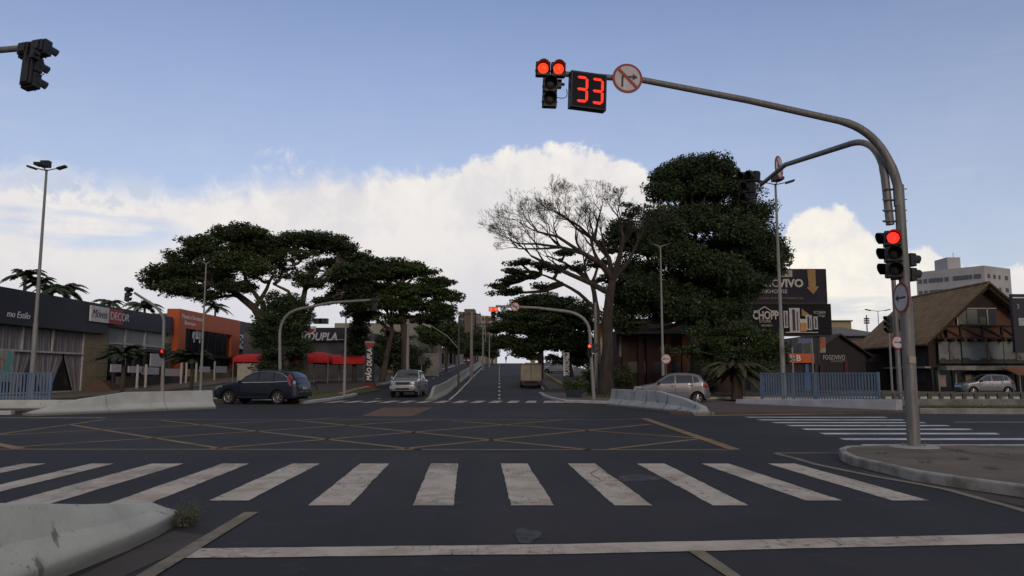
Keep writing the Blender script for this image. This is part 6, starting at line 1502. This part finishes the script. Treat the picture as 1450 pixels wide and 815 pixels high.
for i, (px, py, rx, ry, Y, lab) in enumerate([(632,470,20,24,105,'small round tree left of the brown flats'),(645,482,14,22,140,'narrow tree just left of the thick median pole'),(676,486,16,20,165,'tree clump behind the median poles'),(612,470,16,20,96,'loose tree above the dark blue shop'),(697,492,8,16,150,'small tree at the end of the median row'),(660,492,12,16,175,'tree behind the red kiosk')]):
    tree('street_tree', lab, (px, py + ry + 14), Y, [([(px, py + ry + 14), (px, py)], .2, .1)], [(px, py, rx, ry, 0), (px - rx*.5, py + ry*.5, rx*.6, ry*.5, 0), (px + rx*.4, py + ry*.6, rx*.5, ry*.4, 0)], m=[LEAF3, LEAF2][i % 2], clump=.95, leaf=.28, group='street trees along the avenue', twigs=2)
# right side: dense big tree
tree('dense_tree', 'huge dense dark tree towering on the right', (985, 545), 56, [([(985,545),(985,500),(980,450),(975,400),(985,330)], .5, .15), ([(980,450),(1020,400),(1040,350)], .3, .1), ([(980,450),(930,400),(915,360)], .25, .1)],
    [(960,243,32,20,0),(1000,240,42,18,0),(1030,262,34,24,0),(940,272,28,22,0),(985,272,46,26,2),(985,315,40,24,-1),(970,365,42,24,-2),(1010,380,42,24,-2),(945,345,30,22,-1),(985,440,46,18,-2),(1062,300,32,28,0),(1030,310,40,30,1),(975,300,26,16,3,.8),(930,310,28,22,0,.8),(1080,340,28,28,0),(1050,355,40,32,0),(1010,355,34,24,2),(915,345,30,26,0),(955,350,34,22,2,.9),(1090,375,18,24,0),(1058,396,30,26,0),(880,330,26,20,0),(882,415,26,24,0),(868,452,20,16,0,.8),(1020,410,44,30,0),(970,405,40,26,1),(925,395,38,28,0),(890,380,26,22,1,.8),(1062,416,16,9,0),(900,430,34,26,0),(950,440,40,24,2),(1000,450,38,18,3,.8),(885,460,24,16,1,.6),(1032,438,30,18,0),(1006,226,18,9,0),(975,230,14,8,0),(935,250,20,14,0),(1055,270,22,18,0),(1045,330,34,26,-2),(940,320,28,24,-2),(1090,365,22,22,-1),(925,345,24,20,-2),(905,410,26,24,-2),(960,425,30,24,-2),(1040,390,36,26,-2),(1000,265,26,14,-1),(1108,360,10,14,0)],
    m=LEAF3, clump=.62, leaf=.15, dens=1.22, vflat=.8, flat=.8)
tree('leafy_bush', 'large leafy bush in front of the green billboard', (1050, 560), 50, [([(1050,560),(1050,520),(1045,480)], .2, .08)],
    [(1040,470,26,18,0,.9),(1030,490,40,24,0),(1075,490,34,26,0),(1000,500,26,20,1,.8),(1100,500,18,22,0,.9),(1050,515,50,20,0),(1082,482,24,12,0,.8),(990,470,22,18,1,.6),(960,495,20,10,1,.35)], m=LEAF2, clump=.6, leaf=.13, cat='bush')
# mid tree: leafy layered boughs under the bare tree
tree('layered_tree', 'tree with flat leafy boughs behind the far mast arm', (850, 545), 55, [([(848,545),(846,500),(846,440),(838,400)], .3, .16), ([(846,440),(820,415),(785,395),(765,388)], .16, .06), ([(838,400),(800,372),(775,362)], .12, .05), ([(838,400),(850,370),(870,350)], .12, .05)],
    [(737,370,22,7,0,.8),(715,396,20,8,0,.8),(742,392,24,6,0,.7),(760,375,24,6,0,.6),(722,412,22,8,0),(770,405,20,5,0,.5),(790,382,22,6,0,.7),(818,378,20,8,0,.7),(845,372,18,10,0,.7),(800,358,16,5,0,.5),(865,395,20,10,0,.7),(875,350,22,12,0,.8),(885,325,22,14,0,.8),(895,300,14,12,0,.7),(855,345,12,6,0,.5),(730,384,14,5,0,.7),(705,405,10,5,0)],
    m=LEAF3, clump=.6, leaf=.14, vflat=.3, dens=1.0)
tree('domed_tree', 'rounded mid-green tree behind the far red lights', (770, 545), 84, [([(765,545),(766,500),(770,470)], .4, .2), ([(812,550),(806,510),(798,480)], .3, .15)],
    [(770,428,40,12,0),(745,445,36,16,0),(800,440,40,18,0),(720,462,26,20,0),(770,462,50,22,0),(825,455,24,22,0),(715,485,20,14,0,.8),(750,488,34,14,0),(800,485,38,18,0),(830,485,16,20,0),(735,500,20,8,0,.6),(820,508,22,14,2),(790,510,20,8,0,.6)], m=LEAF, clump=1.0, leaf=.22, vflat=.42)
for i, (px, py, rx, ry, Y, lab) in enumerate([(815,545,16,12,48,'low plants spilling over the blue planter'),(838,530,14,24,52,'dark undergrowth left of the big bare trunk'),(880,535,16,20,54,'dark bush right of the big bare trunk'),(832,548,10,10,50,'small bush beside the far signal pole'),(752,505,9,7,120,'hedge beyond the box truck'),(1000,545,14,12,49,'small bush behind the silver hatchback')]):
    tree('shrub', lab, (px, py + ry), Y, [([(px, py + ry), (px, py)], .05, .03)], [(px, py, rx, ry, 0), (px + rx*.4, py + ry*.3, rx*.6, ry*.6, 0)], m=[LEAF2, LEAF3][i % 2], clump=.35 if Y < 60 else .8, leaf=.10 if Y < 60 else .22, cat='shrub', group='shrubs around the tree island', twigs=2)
# bare tree
YB = 49.0
bb = PY(859, 556, YB); be_ = empty('bare_tree', (bb.x, YB, .12), 0, 'tall leafless tree with fine spreading twigs on the tree island', 'tree')
rnd = random.Random(11); tw = MB(); big = MB(); offb = Vector(be_.location)
trunkp = [PY(*q, YB) for q in ((859,560),(858,530),(861,490),(860,450),(863,420),(868,395))]; trunkp[0].z = .0
big.tube([p - offb for p in trunkp], [.58, .42, .36, .32, .28, .22], 12)
cnt = [0]
def grow(p, d, ln, r, lev):
    r = max(r, .0072); n = 3; pts = [p]; q = p.copy(); dd = d.copy()
    for i in range(n):
        dd = (dd + Vector((rnd.gauss(0,.13), rnd.gauss(0,.13), rnd.gauss(0,.10) + .05))).normalized(); q = q + dd*ln/n; pts.append(q.copy())
    r1 = r*.62 if lev < 6 else r*.5
    (big if lev < 3 else tw).tube([v - offb for v in pts], [r, r*.88, r*.75, r1], 8 if lev < 2 else (5 if lev < 4 else 3), cap=False); cnt[0] += 1
    if lev >= 8: return
    k = 2 if rnd.random() < .58 else 3
    if lev >= 5: k = 3 if rnd.random() < .7 else 2
    for j in range(k):
        ang = R(rnd.uniform(18, 44)) * (1 if j else .7); axis = dd.cross(Vector((rnd.gauss(0,1), rnd.gauss(0,1), rnd.gauss(0,1)))).normalized()
        nd = Matrix.Rotation(ang, 3, axis) @ dd; nd.y *= .8; nd.z = max(nd.z, -.12); nd.normalize()
        grow(pts[-1 if j == 0 or rnd.random() < .6 else 2], nd, ln*rnd.uniform(.66, .82), r1*(1 if j == 0 else .8), lev + 1)
def limb(path, r0, r1, ln, lev=2, tips=3):
    P3 = [PY(q[0], q[1], YB + (q[2] if len(q) > 2 else 0)) for q in path]
    big.tube([p - offb for p in P3], [r0 + (r1-r0)*i/(len(P3)-1) for i in range(len(P3))], 8)
    for i in range(1, len(P3)):
        d = (P3[i] - P3[i-1]).normalized()
        r = r0 + (r1-r0)*i/(len(P3)-1)
        for k in range(tips if i == len(P3)-1 else 1):
            nd = (d + Vector((rnd.uniform(-.5,.35), rnd.uniform(-.6,.6), rnd.uniform(.15,.7)))).normalized(); grow(P3[i], nd, ln*rnd.uniform(.8,1.1), r*.75, lev)
limb([(868,395),(850,372,-.5),(825,358,-1),(795,350,-1)], .24, .09, 1.25)
limb([(863,415),(835,400,1),(800,385,1.5),(772,372,2),(752,362,2)], .2, .07, 1.1, 3)
limb([(868,395),(862,365,.5),(842,340,1),(815,322,1)], .2, .07, .95)
limb([(868,395),(878,360,-.5),(882,335,-1),(878,318,-1)], .2, .07, .85)
limb([(868,395),(890,370,0),(902,345,1)], .18, .07, .95)
limb([(825,358,-1),(790,335,-1.4),(762,328,-1.5)], .12, .06, .95, 3, 4)
limb([(842,340,1),(820,320,0),(795,305,-1)], .1, .05, .8, 3, 4)
limb([(795,350,-1),(765,352,1),(735,352,2)], .08, .045, .8, 3, 4)
limb([(795,350,-1),(760,345,-1.5),(738,345,-1.5)], .09, .05, 1.0, 3)
limb([(842,340,1),(846,315,2.2),(850,300,3.2)], .1, .05, .8, 3, 4)
big.build('trunk', mat('bark_dark', (.055,.044,.036), .95, vscale=2, c2=(.030,.025,.021), streak=(3,3,.5), bump=.5, bscale=12), be_, smooth_=True); tw.build('twigs', TWIG, be_)
# palms
def palm(name, label, px, pyc, pyb, Y, fr=15, ln=2.6, r=.18, group=None, droop=1.0, m=LEAFP, up=.5, z0=None, trunk=True, w=.30):
    c = PY(px, pyc, Y); zb = T(c.x, Y) if z0 is None else z0; e = empty(name, (c.x, Y, zb), 0, label, 'palm', group); h = c.z - zb; rr = random.Random(sum(map(ord, label)))
    if trunk: MB().tube([(0,0,-.1), (.05,0,h*.5), (0,0,h)], [r*1.2, r, r*.8], 8).build('trunk', BARK, e, smooth_=True)
    mb = MB(); st = MB()
    for i in range(int(fr*1.35)):
        az_ = 2*math.pi*i/(fr*1.35) + rr.uniform(-.2,.2); el_ = up + rr.uniform(-.45, .55); L_ = ln*rr.uniform(.8,1.1); dx_, dy_ = math.cos(az_), math.sin(az_)
        pts = []
        for k in range(11):
            t = k/10; u = L_*t*math.cos(el_*(1-t*.3)); z = h + L_*(math.sin(el_)*t - .55*droop*t*t*(1 + .3*t)); pts.append(Vector((dx_*u, dy_*u, z)))
        mb.tube(pts, [.035]*5 + [.02]*6, 3, cap=False)
        sd_ = Vector((-dy_, dx_, 0))
        for k in range(1, 36):
            t = k/36; a = pts[int(t*10)].lerp(pts[min(10, int(t*10)+1)], t*10 - int(t*10)); tg = (pts[min(10, int(t*10)+1)] - pts[int(t*10)]).normalized(); l = w*L_*.75*math.sin(math.pi*(t*.85+.12))
            for s in (-1, 1):
                tip = a + (sd_*s*.8 + tg*.55 + Vector((0,0,-.35 + rr.uniform(-.15,.15)))).normalized()*l; mb.add([a - tg*.05, a + tg*.07, tip + tg*.03, tip - tg*.03], [(0,1,2,3)])
    mb.build('fronds', m, e); return e
palm('palm_tree', 'leftmost tall palm above the dark shop roof', 36, 391, 540, 78, 14, 2.6, group='palms behind the left shops', up=.6)
palm('palm_tree', 'tall palm just left of the tall street lamp top, second from the left', 56, 400, 540, 80, 13, 2.2, group='palms behind the left shops', up=.6)
palm('palm_tree', 'lower palm crown above the shop sign, third from the left', 92, 412, 540, 80, 16, 2.8, group='palms behind the left shops', up=.5)
palm('palm_tree', 'palm crown peeking over the shop roof left of the white sign', 74, 412, 540, 76, 14, 2.2, group='palms behind the left shops', up=.5)
palm('palm_tree', 'low palm crown over the red and white sign', 155, 430, 540, 92, 14, 2.4, group='palms behind the left shops', up=.5)
palm('palm_tree', 'palm crown over the shutters beside the curved signal pole', 205, 436, 540, 92, 14, 3.0, group='palms behind the left shops', up=.7)
palm('palm_tree', 'palm crown over the orange portal', 305, 436, 540, 112, 14, 2.8, group='palms behind the left shops', up=.7)
palm('dwarf_palm', 'bushy short palm before the roller shutters', 175, 506, 545, 50, 30, 1.9, .13, up=.85, droop=.8, w=.30, group='dwarf palms on the left terrace')
palm('dwarf_palm', 'bushy short palm before the orange portal glass', 272, 512, 545, 56, 28, 2.0, .13, up=.85, droop=.8, w=.30, group='dwarf palms on the left terrace')
palm('fountain_palm', 'low arching palm left of the blue railing', 1042, 530, 568, 45, 40, 2.5, .3, up=.7, droop=1.1, w=.20, m=foliage_mat('palm_olive', (.030,.036,.016), (.075,.075,.035)), trunk=True)
palm('fountain_palm', 'small spiky palm by the garden wall up the avenue', 585, 520, 535, 80, 14, 1.6, .12, up=.6, group='small roadside palms')
# weed at the end of the near barrier
wv = G(262, 745); we = empty('weed', (wv.x, wv.y, 0), 0, 'scraggly green weed growing at the end of the near barrier', 'weed')
mb = MB(); rr = random.Random(3); cen = []
for k in range(60):
    a = rr.uniform(0, 6.28); l = rr.uniform(.10, .27); tp = Vector((math.cos(a)*l*rr.uniform(.3,.9), math.sin(a)*l*.8, l*rr.uniform(.5,1.05))); b0_ = Vector((rr.uniform(-.07,.07), rr.uniform(-.06,.06), 0))
    mb.tube([b0_, b0_.lerp(tp, .5) + Vector((0,0,.02)), tp + b0_], [.0025, .002, .0012], 3, cap=False)
    for q in range(16): f = rr.uniform(.2, 1.05); cen.append(b0_ + tp*f + Vector((rr.gauss(0,.012), rr.gauss(0,.012), rr.gauss(0,.012))))
mb.build('stems', mat('weed_stem', (.10,.10,.06), .8), we); leaf_mesh('leaves', [tuple(c) for c in cen], .011, foliage_mat('weed_leaves', (.045,.06,.025), (.11,.12,.06)), we, .8)
# grass tufts, uncountable ground cover
def grass(name, region, n, h, m, label=None):
    x0, x1, y0, y1, zb = region; cs = []; mb = MB(); rr = random.Random(5)
    for k in range(n):
        x = rr.uniform(x0, x1); y = rr.uniform(y0, y1); z = T(x, y) + zb; l = h*rr.uniform(.5,1.2); a = rr.uniform(0, 6.28); w = .018
        mb.add([(x - w*math.cos(a), y - w*math.sin(a), z), (x + w*math.cos(a), y + w*math.sin(a), z), (x + rr.gauss(0,.4)*l, y + rr.gauss(0,.3)*l, z + l)], [(0,1,2)])
    o = mb.build(name, m); tag(o, label or 'short rough grass', 'grass', kind='stuff')
GM = foliage_mat('grass_blades', (.045,.06,.02), (.10,.10,.045))
grass('grass', (15.9, 40, 29.6, 32.4, .10), 9000, .13, GM, 'rough grass strip along the parapet')
grass('grass', (5.2, 14.0, 46.6, 53, .15), 7000, .13, GM, 'rough grass under the trees')
grass('grass', (-22, -12.8, 46.5, 57, .12), 9000, .12, GM, 'rough grass on the left island')
# small litter and patches on the ground
PATCH = mat('patch_pale', (.060,.063,.072), .9, vscale=7, c2=(.034,.034,.038), thr=(.42,.62))
def blobp(px, py, rx, ry, seed, n=22):
    rr = random.Random(seed); c = G(px, py); k = c.y/F; out = []
    for i in range(n):
        a = 2*math.pi*i/n; q = 1 + rr.uniform(-.07,.07) + .15*math.sin(3*a + seed); out.append(G(px + rx*q*math.cos(a), py - ry*q*math.sin(a)))
    return out
mark('road_patch', [blobp(746, 759, 19, 11, 1)], PATCH, .0075)
mark('road_stain', [blobp(905, 677, 34, 5, 2)], mat('stain_pale', (.070,.068,.066), .9, vscale=5, c2=(.034,.033,.035), thr=(.40,.60)), .0035)
mark('road_stain', [blobp(648, 712, 8, 1.6, 4)], mat('stain_pale', (.075,.073,.072), .9), .0035)
mark('road_crack', [line_px(a, b, .012) for a, b in (((836,671),(848,664)),((836,671),(850,680)),((850,680),(880,682)),((848,664),(862,672)))], BLACKI, .009)
SEAM = mat('paving_joint', (.045,.038,.03), .95)
seams = []
for k in range(1, 9):
    y = 13.9 - k*1.6; x0 = 6.3 if y < 8 else 7.0
    seams.append([(x0 + .3, y, 0), (16, y + .1, 0), (16, y + .118, 0), (x0 + .3, y + .018, 0)])
for k in range(6):
    x = 7.6 + k*1.6; seams.append([(x, 13.8, 0), (x + .018, 13.8, 0), (x + .118, 1, 0), (x + .1, 1, 0)])
mark('paving_joints', seams, SEAM, .134)
for i, (px, py) in enumerate([(1310, 668), (1405, 678), (1360, 650), (1250, 654), (1420, 655)]):
    c = G(px, py); rr2 = random.Random(i); mbw = MB()
    for q in range(26):
        a = rr2.uniform(0, 6.28); l = rr2.uniform(.03, .09); ox, oy = rr2.gauss(0, .05), rr2.gauss(0, .05)
        mbw.add([(ox - .004, oy, 0), (ox + .004, oy, 0), (ox + math.cos(a)*l, oy + math.sin(a)*l, l*rr2.uniform(.3, .9))], [(0, 1, 2)])
    wo_ = mbw.build('grass_tuft', mat('tuft', (.06,.065,.03), .9), loc=(c.x, c.y, .132)); tag(wo_, 'small tuft of grass growing from the near right pavement', 'grass tuft', 'grass tufts on the near pavement')
for i in range(6):
    a = i*math.pi/3; tag(MB().tube([(0,0,.025), (0,0,.07)], .018, 6).build('bolt', GALV, pole, loc=(.2*math.cos(a), .2*math.sin(a), 0)))
mark('pavement_stain', [[(p.x, p.y, 0) for p in blobp(1365, 661, 9, 2, 3)]], TRIM, .137)
dirt = mat('road_dirt', (.058,.052,.045), .95, vscale=2)
mark('gutter_dirt', [[G(1200, 661), G(1250, 672), G(1300, 683), G(1360, 693), G(1450, 707), G(1450, 717), G(1360, 697.5), G(1290, 684.5), G(1240, 674)]], dirt, .003)
mark('gutter_dirt', [[G(245, 752), G(300, 760), G(170, 818), G(100, 822)]], dirt, .003)
